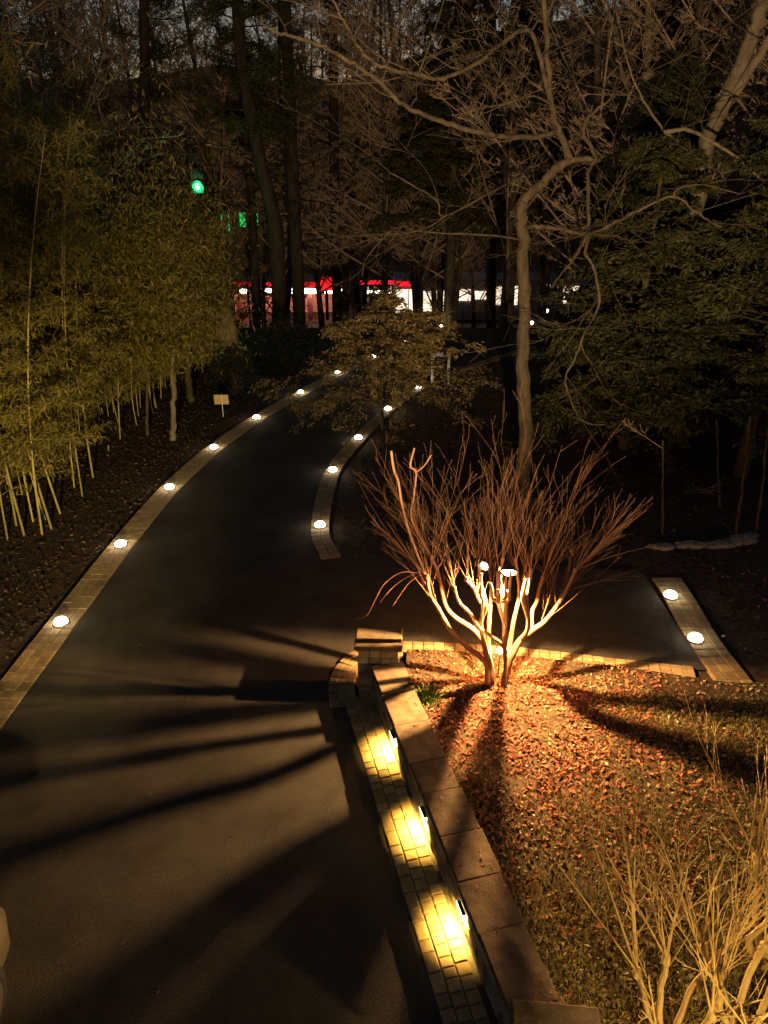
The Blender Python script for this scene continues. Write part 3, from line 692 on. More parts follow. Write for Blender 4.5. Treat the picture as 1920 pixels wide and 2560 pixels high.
# ------------------------------------------------------------------ green plant beside the wall
pp = G(1065, 1752, 0.15); root = empty('green_plant', pp); tag(root, 'small leafy green plant beside the wall cap near the pillar', 'plant')
n = 260; a = rs.rand(n) * 6.283; el = rs.uniform(0.1, 1.2, n); D = np.stack([np.cos(a) * np.cos(el), np.sin(a) * np.cos(el), np.sin(el)], 1)
C = D * rs.uniform(0.0, 0.22, n)[:, None] * np.array((1.3, 1, .7)); V, F = leaf_quads(C, D + rs.normal(size=(n, 3)) * .3, rs.uniform(.06, .13, n), rs.uniform(.018, .035, n), rs, .2)
link('foliage', np_mesh('foliage', V, F), M['greenleaf'], root)
st = []
for k in range(12):
    aa = rr.uniform(0, 6.28); grow(rr, st, (0, 0, -.05), (math.cos(aa) * .6, math.sin(aa) * .6, .8), .2, .005, 0, 0, .07)
link('stem', seg_mesh('stem', st, 4), M['greenleaf'], root)

# ------------------------------------------------------------------ bare pollarded shrubs in the foreground
def shrub(name, base, n, H, spread, seed, label, cat='shrub'):
    rr = random.Random(seed); segs = []
    for i in range(n):
        a = 6.283 * i / n + rr.uniform(-.4, .4); d = vn((math.cos(a) * .45, math.sin(a) * .35, 1.0))
        p = (math.cos(a) * .10, math.sin(a) * .10, -.05); out = []
        grow(rr, out, p, d, rr.uniform(.7, 1.15), .034, 0, 0, .14, .14, .05, 0, rend=.75)
        segs += out
        tip = out[-1][1]; dd = vn((tip[0] - p[0], tip[1] - p[1], tip[2] - p[2]))
        segs.append((vadd(tip, (0, 0, -.05)), vadd(tip, (0, 0, .03)), .038, .034, 0))
        for k in range(rr.choice([3, 4, 5])):
            d2 = vn((dd[0] * .9 + rr.gauss(0, spread), dd[1] * .6 + rr.gauss(0, spread), .95))
            grow(rr, segs, tip, d2, rr.uniform(.55, 1.0) * H, rr.uniform(.008, .0135), 1, 3, .11, .022, .010, (0, 3.0, 1.5), .42, .5, .3, .2, .6, .0032)
    root = empty(name, base); tag(root, label, cat, 'bare shrubs in the foreground')
    split_build(segs, root, 0, ('stem', 'twigs'), (M['shrub'], M['shrub']), (8, 5))
    return root
shrub('bare_shrub', (2.50, 3.95, 0.05), 6, 1.5, .32, 4, 'bare tan shrub with long upright stems beside the near wall pillar')
shrub('bare_shrub', (3.20, 4.05, 0.05), 7, 1.65, .28, 9, 'bare tan shrub with crossing stems at the bottom right corner')

shrub('bare_shrub', (3.75, 4.75, 0.05), 7, 1.35, .30, 14, 'bare tan shrub partly behind the others at the right edge')
# ------------------------------------------------------------------ big bare tree behind the pad (traced limbs)
BY_ = 16.0
def B(px, py, dy=0.0): return AT(px, py, BY_ + dy)
def limbs(root_name, base, lines, label, trunk_mat, twig_mat, seed, twig=(1.2, 0.012, 2.2), density=0.5, cat='tree', group=None, lev=2):
    rr = random.Random(seed); segs = []
    for pts, r0, r1, sub in lines:
        jr = min(.022, r0 * .16)
        L = polyline(segs, pts, r0 * .84, r1 * .75, 0, 6, (rr, jr))
        dist = 0
        for k in range(3, len(L)):
            dist += np.linalg.norm(L[k] - L[k - 1])
            if sub > 0 and rr.random() < density * sub * np.linalg.norm(L[k] - L[k - 1]):
                t = nrm((L[k] - L[k - 1])[None])[0]; a = rr.uniform(0, 6.28)
                d = vn((t[0] * .6 + math.cos(a) * .7, t[1] * .6 + math.sin(a) * .6, t[2] * .6 + rr.uniform(-.4, .6)))
                rad = r0 + (r1 - r0) * k / len(L)
                grow(rr, segs, tuple(L[k]), d, twig[0] * rr.uniform(.6, 1.5), min(rad * .6, twig[1] * rr.uniform(.7, 1.3)), 1, lev + 1, .28, .16, .02, 3.2, .55, .75, .3, .15, .6, .0045)
    root = empty(root_name, tuple(base)); tag(root, label, cat, group)
    segs = rebase(segs, base)
    split_build(segs, root, 0, ('trunk', 'branches'), (trunk_mat, twig_mat), (9, 3))
    return root
base = B(1312, 1262); base[2] = -0.06
flare = [([base + np.array((0, 0, .55)), base + np.array((.12 * math.cos(a), .12 * math.sin(a), .22)), base + np.array((.55 * math.cos(a), .55 * math.sin(a), -.03))], .15, .05, 0) for a in (.3, 1.6, 2.7, 3.9, 5.2)]
limbs('bare_tree', base, flare + [
    ([B(1312, 1268), B(1313, 1200), B(1311, 1050), B(1308, 900), B(1309, 750), B(1308, 600), B(1303, 530), B(1318, 490), B(1365, 446), B(1417, 402)], .205, .11, .0),
    ([B(1408, 410), B(1423, 393, -.1), B(1392, 318, -.3), B(1375, 240, -.4), B(1367, 120, -.6), B(1359, -20, -.8), B(1350, -150, -1)], .085, .05, 1),
    ([B(1417, 402), B(1460, 396, -.2), B(1490, 400, -.3), B(1478, 365, -.4), B(1458, 333, -.5), B(1475, 290, -.5), B(1510, 260, -.6), B(1530, 245, -.6)], .065, .02, 1),
    ([B(1488, 398, -.3), B(1475, 420, -.4), B(1469, 445, -.5), B(1472, 567, -.7), B(1464, 632, -.8), B(1478, 655, -.9), B(1493, 700, -1), B(1496, 766, -1), B(1462, 833, -1.1), B(1438, 894, -1.1), B(1413, 949, -1.2), B(1427, 999, -1.2), B(1445, 1038, -1.2), B(1471, 1058, -1.3), B(1516, 1062, -1.3)], .045, .016, 1),
    ([B(1308, 570), B(1340, 566, -.3), B(1400, 572, -.5), B(1469, 584, -.8), B(1530, 560, -1), B(1596, 527, -1.2), B(1683, 492, -1.4), B(1740, 530, -1.5), B(1800, 568, -1.6)], .055, .018, 1.2),
    ([B(1469, 584, -.8), B(1440, 640, -1), B(1400, 690, -1.1), B(1378, 720, -1.2)], .03, .012, 1),
    ([B(1683, 492, -1.4), B(1700, 470, -1.5), B(1760, 462, -1.6), B(1850, 485, -1.8)], .022, .01, 1),
    ([B(1388, 312, -.3), B(1377, 333, -.5), B(1284, 344, -1), B(1191, 330, -1.6), B(1116, 307, -2), B(1064, 289, -2.2), B(1006, 260, -2.5), B(955, 211, -2.8), B(895, 165, -3), B(828, 127, -3.2), B(748, 95, -3.4), B(705, 84, -3.5), B(659, 63, -3.6), B(655, 40, -3.6)], .06, .022, 1.3),
    ([B(1371, 231, -.4), B(1330, 85, -1), B(1275, 93, -1.4), B(1191, 156, -1.8), B(1106, 196, -2.2), B(1043, 186, -2.5), B(963, 169, -2.8), B(912, 139, -3), B(878, 84, -3.2), B(849, 34, -3.3), B(820, -40, -3.4)], .05, .018, 1.3),
    ([B(1377, 260, -.4), B(1330, 240, -.7), B(1250, 262, -1), B(1200, 270, -1.2), B(1130, 290, -1.4)], .028, .012, 1.5),
    ([B(1308, 440, 1), B(1230, 480, .5), B(1110, 540, 0), B(1090, 500, 0), B(1000, 445, -.2), B(970, 430, -.3)], .03, .014, 1.2),
    ([B(1305, 600), B(1240, 590, .5), B(1060, 580, .8), B(990, 570, .8), B(920, 640, 1), B(905, 690, 1)], .028, .012, 1.2),
], 'tall bare tree with bent trunk and long pale limbs behind the parking pad', M['bark'], M['bark'], 31, (1.7, .014, 2), 1.25)
# dying grey tree leaning in at the upper right
base = AT(1690, 1100, 21.0); base[2] = -0.06
def Rr(px, py, dy=0.0): return AT(px, py, 21 + dy)
limbs('leaning_tree', base, [
    ([base, Rr(1715, 800), Rr(1735, 560), Rr(1765, 370), Rr(1808, 265), Rr(1850, 170), Rr(1890, 60), Rr(1930, -60), Rr(1960, -200)], .28, .20, .4),
    ([Rr(1795, 290), Rr(1850, 215, -.2), Rr(1905, 130, -.3), Rr(1960, 40, -.4)], .15, .12, .5),
    ([Rr(1765, 370), Rr(1830, 250, -.6), Rr(1880, 290, -1), Rr(1960, 330, -1.5)], .05, .03, 1),
    ([Rr(1660, 330, -2), Rr(1720, 325, -2.2), Rr(1780, 355, -2.4), Rr(1850, 400, -2.6), Rr(1930, 470, -2.8)], .06, .03, 1.2),
    ([Rr(1765, 380), Rr(1700, 360, -1), Rr(1640, 300, -1.5), Rr(1580, 190, -2), Rr(1540, 20, -2)], .05, .02, 1.2),
], 'thick pale trunked tree leaning out of the upper right corner', M['barkpale'], M['bark'], 41, (2.0, .018, 2), 1.2)
base = AT(1600, 1000, 29.0); base[2] = -0.06
def Sr(px, py, dy=0.0): return AT(px, py, 29 + dy)
limbs('bare_tree', base, [
    ([base, Sr(1592, 600), Sr(1590, 400), Sr(1605, 280), Sr(1618, 180), Sr(1622, 60), Sr(1615, -100)], .24, .16, .6),
    ([Sr(1600, 330), Sr(1560, 200), Sr(1530, 60), Sr(1500, -60)], .08, .05, 1.0),
    ([Sr(1610, 220), Sr(1680, 140), Sr(1740, 20), Sr(1790, -80)], .08, .05, 1.0),
], 'straight pale trunked tree left of the leaning trunk at upper right', M['barkpale'], M['twig'], 43, (2.6, .03, 2), .9)

# ------------------------------------------------------------------ dark pine trunks beyond the driveway
def pine(pts, Y, r0, r1, label, seed):
    P = [AT(px, py, Y) for px, py in pts]; b = P[0].copy(); b[2] = float(terr(0, Y)) - 0.1; P = [b] + P[1:]
    rr = random.Random(seed); segs = []; L = polyline(segs, P, r0, r1, 0, 6)
    LC = []
    zt = L[-1][2]
    for k in range(46):
        t = rr.uniform(0.30, 1.0); i = int(t * (len(L) - 1)); a = rr.uniform(0, 6.28)
        ln = rr.uniform(1.2, 3.2) * (1.1 - .5 * t); out = []
        if t < 0.5 and rr.random() < .6: ln *= .5
        grow(rr, out, tuple(L[i]), (math.cos(a), math.sin(a), rr.uniform(-.1, .35)), ln, .05, 1, 2, .45, .12, .02, 5, .45, .7, .3, .3, .5, .010)
        segs += out
        if t > .55: LC += [s[1] for s in out if s[4] == 2]
    root = empty('pine_tree', tuple(b)); tag(root, label, 'tree', 'dark pines beyond the driveway')
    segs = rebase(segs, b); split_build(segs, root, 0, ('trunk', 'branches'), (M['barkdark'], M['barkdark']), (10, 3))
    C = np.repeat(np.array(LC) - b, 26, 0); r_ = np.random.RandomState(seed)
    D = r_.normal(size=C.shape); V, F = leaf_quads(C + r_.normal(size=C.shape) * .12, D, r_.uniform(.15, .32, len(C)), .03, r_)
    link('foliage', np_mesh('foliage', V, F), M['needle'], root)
pine([(748, 800), (745, 700), (735, 500), (724, 250), (712, 0), (700, -220)], 38, .33, .24, 'dark pine trunk rising beside the red canopy, second from left', 1)
pine([(842, 780), (840, 600), (836, 400), (834, 200), (832, 0), (830, -200)], 45, .30, .22, 'slim straight dark pine trunk right of the other dark pines', 2)
pine([(697, 800), (695, 660), (688, 560), (655, 420), (620, 250), (600, 120), (585, -120)], 36, .36, .22, 'thick dark pine trunk leaning left above the canopy', 3)
pine([(640, 800), (636, 640), (628, 480), (612, 300), (604, 100), (596, -100)], 42, .24, .18, 'leftmost dark pine trunk next to the bamboo', 4)
pine([(358, 900), (360, 600), (362, 300), (360, 0), (358, -200)], 40, .26, .2, 'dark pine trunk standing behind the top of the bamboo', 6)
pine([(1230, 800), (1228, 500), (1226, 300), (1224, 0), (1222, -200)], 48, .30, .24, 'brown trunk left of the bent tree in the far woods', 7)

# ------------------------------------------------------------------ far woods: bare trees
def bare_variant(seed, H):
    rr = random.Random(seed); segs = []
    grow(rr, segs, (0, 0, -.3), (0, 0, 1), H, .22, 0, 4, 1.4, .035, .02, (34, 10, 7, 4), .30, 1.0, .15, .12, .42, .011)
    a = seg_mesh('trunk', [s for s in segs if s[4] == 0], 8); b = seg_mesh('crown', [s for s in segs if s[4] > 0], 3)
    a.materials.append(M['bark']); b.materials.append(M['twig']); return a, b, len(segs)
variants = [bare_variant(100 + i, h) for i, h in enumerate((20, 23, 18, 26))]
print('far tree segs', [v[2] for v in variants])
rr = random.Random(77)
spots = []
for k in range(64):
    Y = rr.uniform(31, 68); px = rr.uniform(-150, 2080); X = (px - 960) / FPX * (Y * CP + 3)
    if 420 < px < 620: Y = 64
    if 560 < px < 1150: Y = rr.uniform(42, 62); X = (px - 960) / FPX * (Y * CP + 3)
    spots.append((X, Y))
for k in range(8): spots.append((rr.uniform(8, 17), rr.uniform(24, 33)))
for k in range(16):
    Y = rr.uniform(36, 56); spots.append(((rr.uniform(-120, 460) - 960) / FPX * (Y * CP + 3), Y))
small = len(spots)
for k in range(10):
    Y = rr.uniform(44, 70); spots.append(((rr.uniform(560, 1560) - 960) / FPX * (Y * CP + 3), Y))
for i, (X, Y) in enumerate(spots):
    a, b, _ = variants[i % 4]
    root = empty('woodland_tree', (X, Y, float(terr(X, Y)) - .1), rr.uniform(0, 6.28)); s = rr.uniform(.85, 1.2) * (1 if i < small else .36); root.scale = (s, s, s)
    tag(root, 'thin bare brown tree in the woods beyond the garden', 'tree', 'bare trees of the far woods')
    link('trunk', a, None, root); link('crown', b, None, root)
# woodland behind the far street: one mass
rsw = np.random.RandomState(8); segs = []
rr = random.Random(8)
for k in range(115):
    Y = rr.uniform(108, 203); X = rr.uniform(-.62, .62) * Y; H = rr.uniform(9, 18); p = (X, Y, float(terr(X, Y)) - .3)
    grow(rr, segs, p, (0, 0, 1), H, .3, 0, 2, 2.5, .03, .02, (22, 8), .30, .9, .2, .15, .45, .04)
for k in range(60):
    Y = rr.uniform(192, 208); X = rr.uniform(-.6, .6) * Y; p = (X, Y, float(terr(X, Y)) - .3)
    grow(rr, segs, p, (0, 0, 1), rr.uniform(7, 12), .25, 0, 2, 2.0, .03, .02, (20, 7), .32, .9, .2, .12, .45, .05)
o = link('far_woodland', seg_mesh('far_woodland', segs, 3), M['twig']); o['kind'] = 'stuff'; o['label'] = 'distant bare woods behind the far street'

# ------------------------------------------------------------------ bamboo
def bamboo_variant(seed, H, lm=1):
    rr = random.Random(seed); r_ = np.random.RandomState(seed)
    lean = rr.uniform(.6, 1.9) * lm; la = rr.gauss(0, .7)
    pts = [np.array((math.cos(la) * lean * t ** 2, math.sin(la) * lean * t ** 2, H * t)) for t in np.linspace(0, 1, 7)]
    segs = []; L = polyline(segs, pts, .026, .007, 0, 5)
    nodes = []
    for k in range(2, 22):
        q = L[int(k / 22 * (len(L) - 1))]; nodes.append((tuple(q - np.array((0, 0, .012))), tuple(q + np.array((0, 0, .012))), .031 * (1 - .6 * k / 22), .031 * (1 - .6 * k / 22), 0))
    br = []; C = []
    for k in range(58):
        t = rr.uniform(.16, 1.0); q = L[int(t * (len(L) - 1))]; a = rr.uniform(0, 6.28); out = []
        grow(rr, out, tuple(q), (math.cos(a), math.sin(a), .75), rr.uniform(.5, 1.25) * (1.1 - .4 * t), .006, 1, 2, .2, .12, -.12, 3, .55, .6, .4, .2, .7, .003)
        br += out; C += [s[1] for s in out]
    C = np.repeat(np.array(C), 5, 0); n = len(C); C = C + r_.normal(size=C.shape) * .06
    D = r_.normal(size=C.shape) * .8; D[:, 2] -= .75
    V, F = leaf_quads(C, D, r_.uniform(.11, .23, n), r_.uniform(.018, .036, n), r_, .15)
    c = seg_mesh('culm', segs + nodes, 6); f = np_mesh('foliage', V, F); b = seg_mesh('branches', br, 3)
    c.materials.append(M['culm']); f.materials.append(M['bamboo']); b.materials.append(M['culm']); return c, b, f, n
bvars = [bamboo_variant(200 + i, h, l) for i, (h, l) in enumerate(((7.2, 1), (8.2, 1), (9.0, 1), (6.4, 1), (7.8, 1), (9.6, 1), (6.6, 2.0), (7.4, 2.4)))]
print('bamboo leaves', [v[3] for v in bvars])
bh = (7.2, 8.2, 9.0, 6.4, 7.8, 9.6, 6.6, 7.4)
rr = random.Random(55)
bspots = []
for px, py in ((18, 1345), (40, 1310), (60, 1335), (82, 1300), (104, 1330), (112, 1296), (128, 1318), (185, 1215), (205, 1235), (232, 1190), (150, 1280)):
    g = G(px, py); bspots.append((g[0], g[1]))
for k in range(72):
    t = rr.random() ** 0.8; y = 15.2 + t * 16.5; edge = np.interp(y, [14, 17, 20, 24, 28, 32], [-8.2, -7.9, -7.6, -7.6, -7.1, -6.6])
    bspots.append((edge - rr.random() ** 1.3 * 6.5, y))
for k in range(16): bspots.append((rr.uniform(-8.4, -7.5), rr.uniform(22, 31)))
far_i = set(range(len(bspots) - 16, len(bspots)))
for k in range(14): bspots.append((rr.uniform(-15, -9.2), rr.uniform(12.2, 17)))
for i, (X, Y) in enumerate(bspots):
    c, b, f, _ = bvars[6 + i % 2] if i in far_i else bvars[i % 6]
    root = empty('bamboo', (X, Y, -.06), rr.gauss(0, .5)); s = rr.uniform(.85, 1.15) * (1.0 + max(0, -X - 10) * .05)
    if Y > 20 and X > -10.5: s = min(s, rr.uniform(5.0, 6.1) / bh[6 + i % 2 if i in far_i else i % 6])
    root.rotation_euler = (rr.gauss(0, .05), rr.gauss(0, .06), root.rotation_euler[2]); root.scale = (s, s, s)
    tag(root, 'leafy bamboo stem in the yellow lit grove left of the driveway', 'bamboo', 'bamboo grove')
    link('culm', c, None, root); link('branches', b, None, root); link('foliage', f, None, root)
# smooth trunks at the end of the grove
def plain_tree(px, py, Y, top_py, r, label, lean=0, m='culm', leafy=True):
    b = AT(px, py, Y); b[2] = -.06
    limbs('slender_tree', b, [([b, AT(px + lean * .2, py - 30, Y), AT(px + lean * .5, (py + top_py) / 2, Y), AT(px + lean, top_py, Y), AT(px + lean * 1.1, top_py - 60, Y)], r * 1.25, r * .55, .35)], label, M[m], M['twig'], int(px), (1.2, .015, 2), .6)
    root = bpy.context.scene.collection.objects[-1] if False else [o for o in col.objects if o.name.startswith('slender_tree')][-1]
    r_ = np.random.RandomState(int(px)); t0 = AT(px + lean, top_py + 20, Y - .35) - b; n = 7500
    C = t0 + np.stack([r_.normal(size=n) * .75, r_.normal(size=n) * .7, np.abs(r_.normal(size=n)) * 2.2 - .15], 1)
    C += np.sin(C[:, [1, 2, 0]] * 4.0) * .16; D = r_.normal(size=C.shape) * .7; D[:, 2] -= .6
    V, F = leaf_quads(C, D, r_.uniform(.12, .24, n), r_.uniform(.02, .04, n), r_, .15); link('foliage', np_mesh('foliage', V, F), M['bamboo'], root)
g = G(432, 1095); plain_tree(432, 1095, g[1], 850, .095, 'smooth tan trunk brightly lit at the edge of the bamboo', 2, 'barkpale')
g = G(478, 1000); plain_tree(478, 1000, g[1], 800, .12, 'greyish trunk with a crooked base just behind the tan trunk', -22, 'bark')
g = G(345, 1110); plain_tree(368, 1085, G(368, 1085)[1], 880, .05, 'thin dim trunk left of the tan trunk beside the bamboo', 0, 'bark')

# ------------------------------------------------------------------ evergreens
def conifer_mesh(seed, H, Rb, z0, nb, droop, per, lsz, taperp=.8):
    rr = random.Random(seed); r_ = np.random.RandomState(seed); segs = []; tr = []
    polyline(tr, [np.array((0, 0, -.1)), np.array((.05, 0, H * .4)), np.array((-.05, .05, H * .75)), np.array((0, 0, H))], .16 * H / 8, .02, 0, 5)
    C = []; D = []
    for k in range(nb):
        t = rr.random() ** .9; z = z0 + (H - z0) * t; a = rr.uniform(0, 6.28); ln = Rb * (1 - t) ** taperp * rr.uniform(.55, 1.15) + .25; out = []
        grow(rr, out, (0, 0, z), (math.cos(a), math.sin(a), .12), ln, .028, 1, 3, .32, .10, -droop, 4.5, .42, .75, .3, .25, .5, .005)
        segs += out
        for s in out:
            C.append(s[1]); D.append((s[1][0] - s[0][0], s[1][1] - s[0][1], s[1][2] - s[0][2]))
    C = np.repeat(np.array(C), per, 0); D = nrm(np.repeat(np.array(D), per, 0)); n = len(C)
    C = C + r_.normal(size=C.shape) * np.array((.09, .09, .04)); D = D + r_.normal(size=D.shape) * np.array((.7, .7, .35)) - np.array((0, 0, .25))
    V, F = leaf_quads(C, D, r_.uniform(lsz * .6, lsz * 1.3, n), lsz * .34, r_, .1)
    return seg_mesh('trunk', tr, 9), seg_mesh('branches', segs, 3), np_mesh('foliage', V, F), n
ev = [conifer_mesh(300, 9.5, 2.6, 1.3, 120, .05, 5, .17), conifer_mesh(301, 8.0, 2.9, 1.2, 110, .06, 5, .18), conifer_mesh(302, 15.0, 3.6, 5.2, 110, .03, 5, .22)]
print('evergreen leaves', [e[3] for e in ev])
for e in ev: e[0].materials.append(M['bark']); e[1].materials.append(M['bark']); e[2].materials.append(M['needle'])
def evergreen(i, X, Y, s, rz, label, group='evergreens right of the driveway'):
    root = empty('evergreen_tree', (X, Y, float(terr(X, Y))), rz); root.scale = (s, s, s); tag(root, label, 'tree', group)
    for nme, me in zip(('trunk', 'branches', 'foliage'), ev[i][:3]): link(nme, me, None, root)
evergreen(0, 9.3, 18.0, 1.0, .3, 'tallest dense evergreen at the right edge of the photo')
evergreen(1, 6.9, 20.2, 1.0, 1.9, 'broad evergreen just right of the bent bare tree')
evergreen(1, 11.6, 21.5, 1.25, 3.0, 'far evergreen half hidden at the right edge')
evergreen(0, 8.6, 24.5, 1.05, 4.2, 'evergreen behind the broad one at right')
evergreen(2, 3.4, 40.0, 1.0, .9, 'tall dark evergreen whose crown hangs above the small red canopy')
evergreen(2, 7.6, 46.0, 1.15, 2.9, 'tall dark evergreen whose crown hangs above the far shop')
evergreen(2, 13.0, 40.0, 1.1, 4.9, 'tall dark evergreen standing right of the far shop')
# hemlock with drooping boughs over the driveway
hm = conifer_mesh(312, 3.8, 3.0, 1.1, 44, .085, 5, .13, .45)
for q, mm in zip(hm[:3], (M['bark'], M['bark'], M['hemlock'])): q.materials.append(mm)
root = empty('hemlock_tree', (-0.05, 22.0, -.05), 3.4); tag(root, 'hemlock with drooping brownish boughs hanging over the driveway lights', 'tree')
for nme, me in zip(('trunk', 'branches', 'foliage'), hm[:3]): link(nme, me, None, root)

# ------------------------------------------------------------------ broad broken trunk by the bamboo end
b = AT(590, 1000, 27.0); b[2] = -.06
def U(px, py, dy=0): return AT(px, py, 27 + dy)
segs = []; polyline(segs, [b, U(588, 940), U(582, 900), U(572, 850), U(560, 800), U(548, 745)], .44, .33, 0, 6)
root = empty('broad_trunk', tuple(b)); tag(root, 'broad rough trunk section leaning at the end of the bamboo grove', 'tree trunk')
link('trunk', seg_mesh('trunk', rebase(segs, b), 12), M['barkpale'], root)
r_ = np.random.RandomState(17); n = 9000; t0 = U(535, 770, -.7) - b
C = t0 + np.stack([r_.normal(size=n) * .45 - .35, r_.normal(size=n) * .4, np.abs(r_.normal(size=n)) * 1.5 - .1], 1); C += np.sin(C[:, [1, 2, 0]] * 4.0) * .2
D = r_.normal(size=C.shape) * .7; D[:, 2] -= .6
V, F = leaf_quads(C, D, r_.uniform(.12, .24, n), r_.uniform(.02, .04, n), r_, .15); link('foliage', np_mesh('foliage', V, F), M['bamboo'], root)
# low dark holly in front of it
def bush(X, Y, rx, rz, n, label, seed, m='needle', sz=.09):
    r_ = np.random.RandomState(seed); D = nrm(r_.normal(size=(n, 3))); D[:, 2] = np.abs(D[:, 2]); rad = r_.uniform(.55, 1.0, n)[:, None] * (1 + .18 * np.sin(D[:, :1] * 7 + seed) * np.cos(D[:, 1:2] * 5))
    C = D * rad * np.array((rx, rx, rz)); V, F = leaf_quads(C, D + r_.normal(size=(n, 3)) * .8, r_.uniform(sz * .6, sz * 1.3, n), sz * .45, r_, .15)
    root = empty('evergreen_bush', (X, Y, float(terr(X, Y)))); tag(root, label, 'bush')
    link('foliage', np_mesh('foliage', V, F), M[m], root)
    rr = random.Random(seed); st = []
    for k in range(9):
        a = rr.uniform(0, 6.28); grow(rr, st, (0, 0, -.05), (math.cos(a) * .6, math.sin(a) * .6, 1), rz * .8, .02, 0, 1, .2, .1, .02, 3, .5)
    link('stem', seg_mesh('stem', st, 4), M['bark'], root)
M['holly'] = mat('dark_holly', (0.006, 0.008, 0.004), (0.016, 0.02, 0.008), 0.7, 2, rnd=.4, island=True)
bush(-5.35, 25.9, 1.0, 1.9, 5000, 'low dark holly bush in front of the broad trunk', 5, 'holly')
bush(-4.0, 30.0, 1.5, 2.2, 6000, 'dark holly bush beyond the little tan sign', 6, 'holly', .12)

# ------------------------------------------------------------------ small yard sign on a stake
g = G(557, 1040)
root = empty('yard_sign', tuple(g)); tag(root, 'small tan yard sign on a thin stake at the driveway edge', 'sign')
MB().box((0, 0, .55), (.46, .012, .31), 0).build('board', M['tanboard'], root)
MB().box((0.02, -.014, .35), (.024, .014, .72), 0).build('stake', M['white'], root)
# pale two post stand behind the hemlock
g = G(1100, 958)
root = empty('post_stand', tuple(g)); tag(root, 'pale two post stand with a top board half hidden behind the hemlock', 'post stand')
MB().box((-.12, 0, 1.08), (.46, .05, .16), 0).build('top_board', M['white'], root)
for x in (-.30, .30): MB().box((x, 0, .58), (.10, .10, 1.2), 0, taper=.92).build('post', M['white'], root)
MB().box((-.12, 0, .62), (.42, .03, .10), 0).build('rail', M['white'], root)
# pale rocks edging and thin pale saplings at the right
for i, (px, py, s) in enumerate(((1636, 1364, .10), (1662, 1366, .16), (1705, 1362, .14), (1738, 1362, .18), (1780, 1362, .15), (1805, 1360, .18), (1832, 1356, .16), (1855, 1350, .22), (1876, 1336, .13))):
    g = G(px, py); r_ = np.random.RandomState(i); m = MB()
    prof = [(s * .7, -.05), (s, s * .15), (s * .85, s * .45), (s * .35, s * .62)]
    m.lathe((0, 0, 0), prof, 9); me = m.mesh('edging_rock')
    co = np.array([v.co for v in me.vertices]) * (1 + r_.normal(size=(len(me.vertices), 1)) * .1) * np.array((1.5, .9, 1)); me.vertices.foreach_set('co', co.ravel().astype(np.float32)); me.update()
    o = link('edging_rock', me, M['rock']); o.location = (g[0], g[1], -.04)
    tag(o, '%s pale edging rock from the left in the row at right' % ORD(i), 'rock', 'pale rocks edging the ground')
for i, (px, py, top, ln, lb) in enumerate(((1890, 1335, 1200, 18, 'thin pale leaning sapling at the right edge above the rocks'), (1840, 1335, 1170, 22, 'pale sapling with a thick base above the row of rocks'), (1800, 1262, 1180, -5, 'short pale sapling stem between dark evergreens at right'), (1657, 1330, 1230, 0, 'pale sapling left of the row of rocks'))):
    b = G(px, py); Y = b[1]; b[2] = -.06
    limbs('pale_sapling', b, [([b, AT(px + ln * .4, (py * .6 + top * .4), Y), AT(px + ln, top, Y), AT(px + ln * 1.6, top - 130, Y)], .045, .02, .6)], lb, M['bark'], M['twig'], 60 + i, (.8, .01, 2), .6, 'sapling', 'pale saplings at right')
# small wire flag on the pad border
g = G(1800, 1604); root = empty('marker_flag', tuple(g)); tag(root, 'tiny white marker flag at the edge of the pad border', 'flag')
MB().box((0, 0, .06), (.006, .006, .14)).build('wire', M['black'], root)
MB().box((.03, 0, .11), (.06, .003, .045)).build('cloth', M['white'], root)

# ------------------------------------------------------------------ far street: fuel station and shop
ST = 86.0
def F_(px, py, dy=0): return AT(px, py, ST + dy)
zg = float(terr(0, 100))
def slab(name, x0, x1, y0, y1, dy, depth, m, parent, base):
    a = F_(x0, y1, dy); c = F_(x1, y0, dy); cx, cz = (a[0] + c[0]) / 2, (a[2] + c[2]) / 2
    return MB().box((cx - base[0], ST + dy + depth / 2 - base[1], cz - base[2]), (abs(c[0] - a[0]), depth, abs(c[2] - a[2]))).build(name, m, parent)
base = F_(720, 790); base[2] = zg
st = empty('fuel_canopy', tuple(base)); tag(st, 'red lit flat canopy with white under lights across the far street', 'canopy')
slab('roof', 547, 866, 706, 714, .3, 8, M['concrete'], st, base)
slab('fascia', 545, 868, 706, 716, 0, .25, M['red_glow'], st, base)
slab('stripe', 545, 868, 717, 720, 0, .22, M['redwall'], st, base)
for x0, x1 in ((600, 616), (646, 692), (708, 742), (756, 802), (812, 860)): slab('light_panel', x0, x1, 722, 734, .6, .3, M['white_glow'], st, base)
for x in (575, 640, 705, 770): slab('column', x, x + 9, 720, 800, 1.2, .4, M['redwall'], st, base)
slab('back_wall', 545, 830, 735, 800, 7.0, .3, M['salmon'], st, base)
for k in range(3):
    p = F_(610 + k * 70, 760, 3); l = lamp('canopy_glow', 'POINT', tuple(p - base + np.array((0, 0, .9))), 300, (1.0, .32, .2), .4); l.parent = st
b2 = F_(818, 720); b2[2] = zg
sg = empty('red_sign', tuple(b2)); tag(sg, 'square glowing red sign standing at the right end of the red canopy', 'sign')
slab('panel', 803, 834, 694, 727, -1.0, .3, M['red_glow'], sg, b2); slab('pole', 815, 820, 727, 800, -.9, .2, M['black'], sg, b2)
b3 = F_(960, 720); b3[2] = zg
c3 = empty('small_canopy', tuple(b3)); tag(c3, 'small canopy with bright red edge right of the square red sign', 'canopy')
slab('fascia', 900, 986, 702, 711, 0, .25, M['red_glow'], c3, b3); slab('roof', 912, 984, 711, 715, 0, 5, M['concrete'], c3, b3)
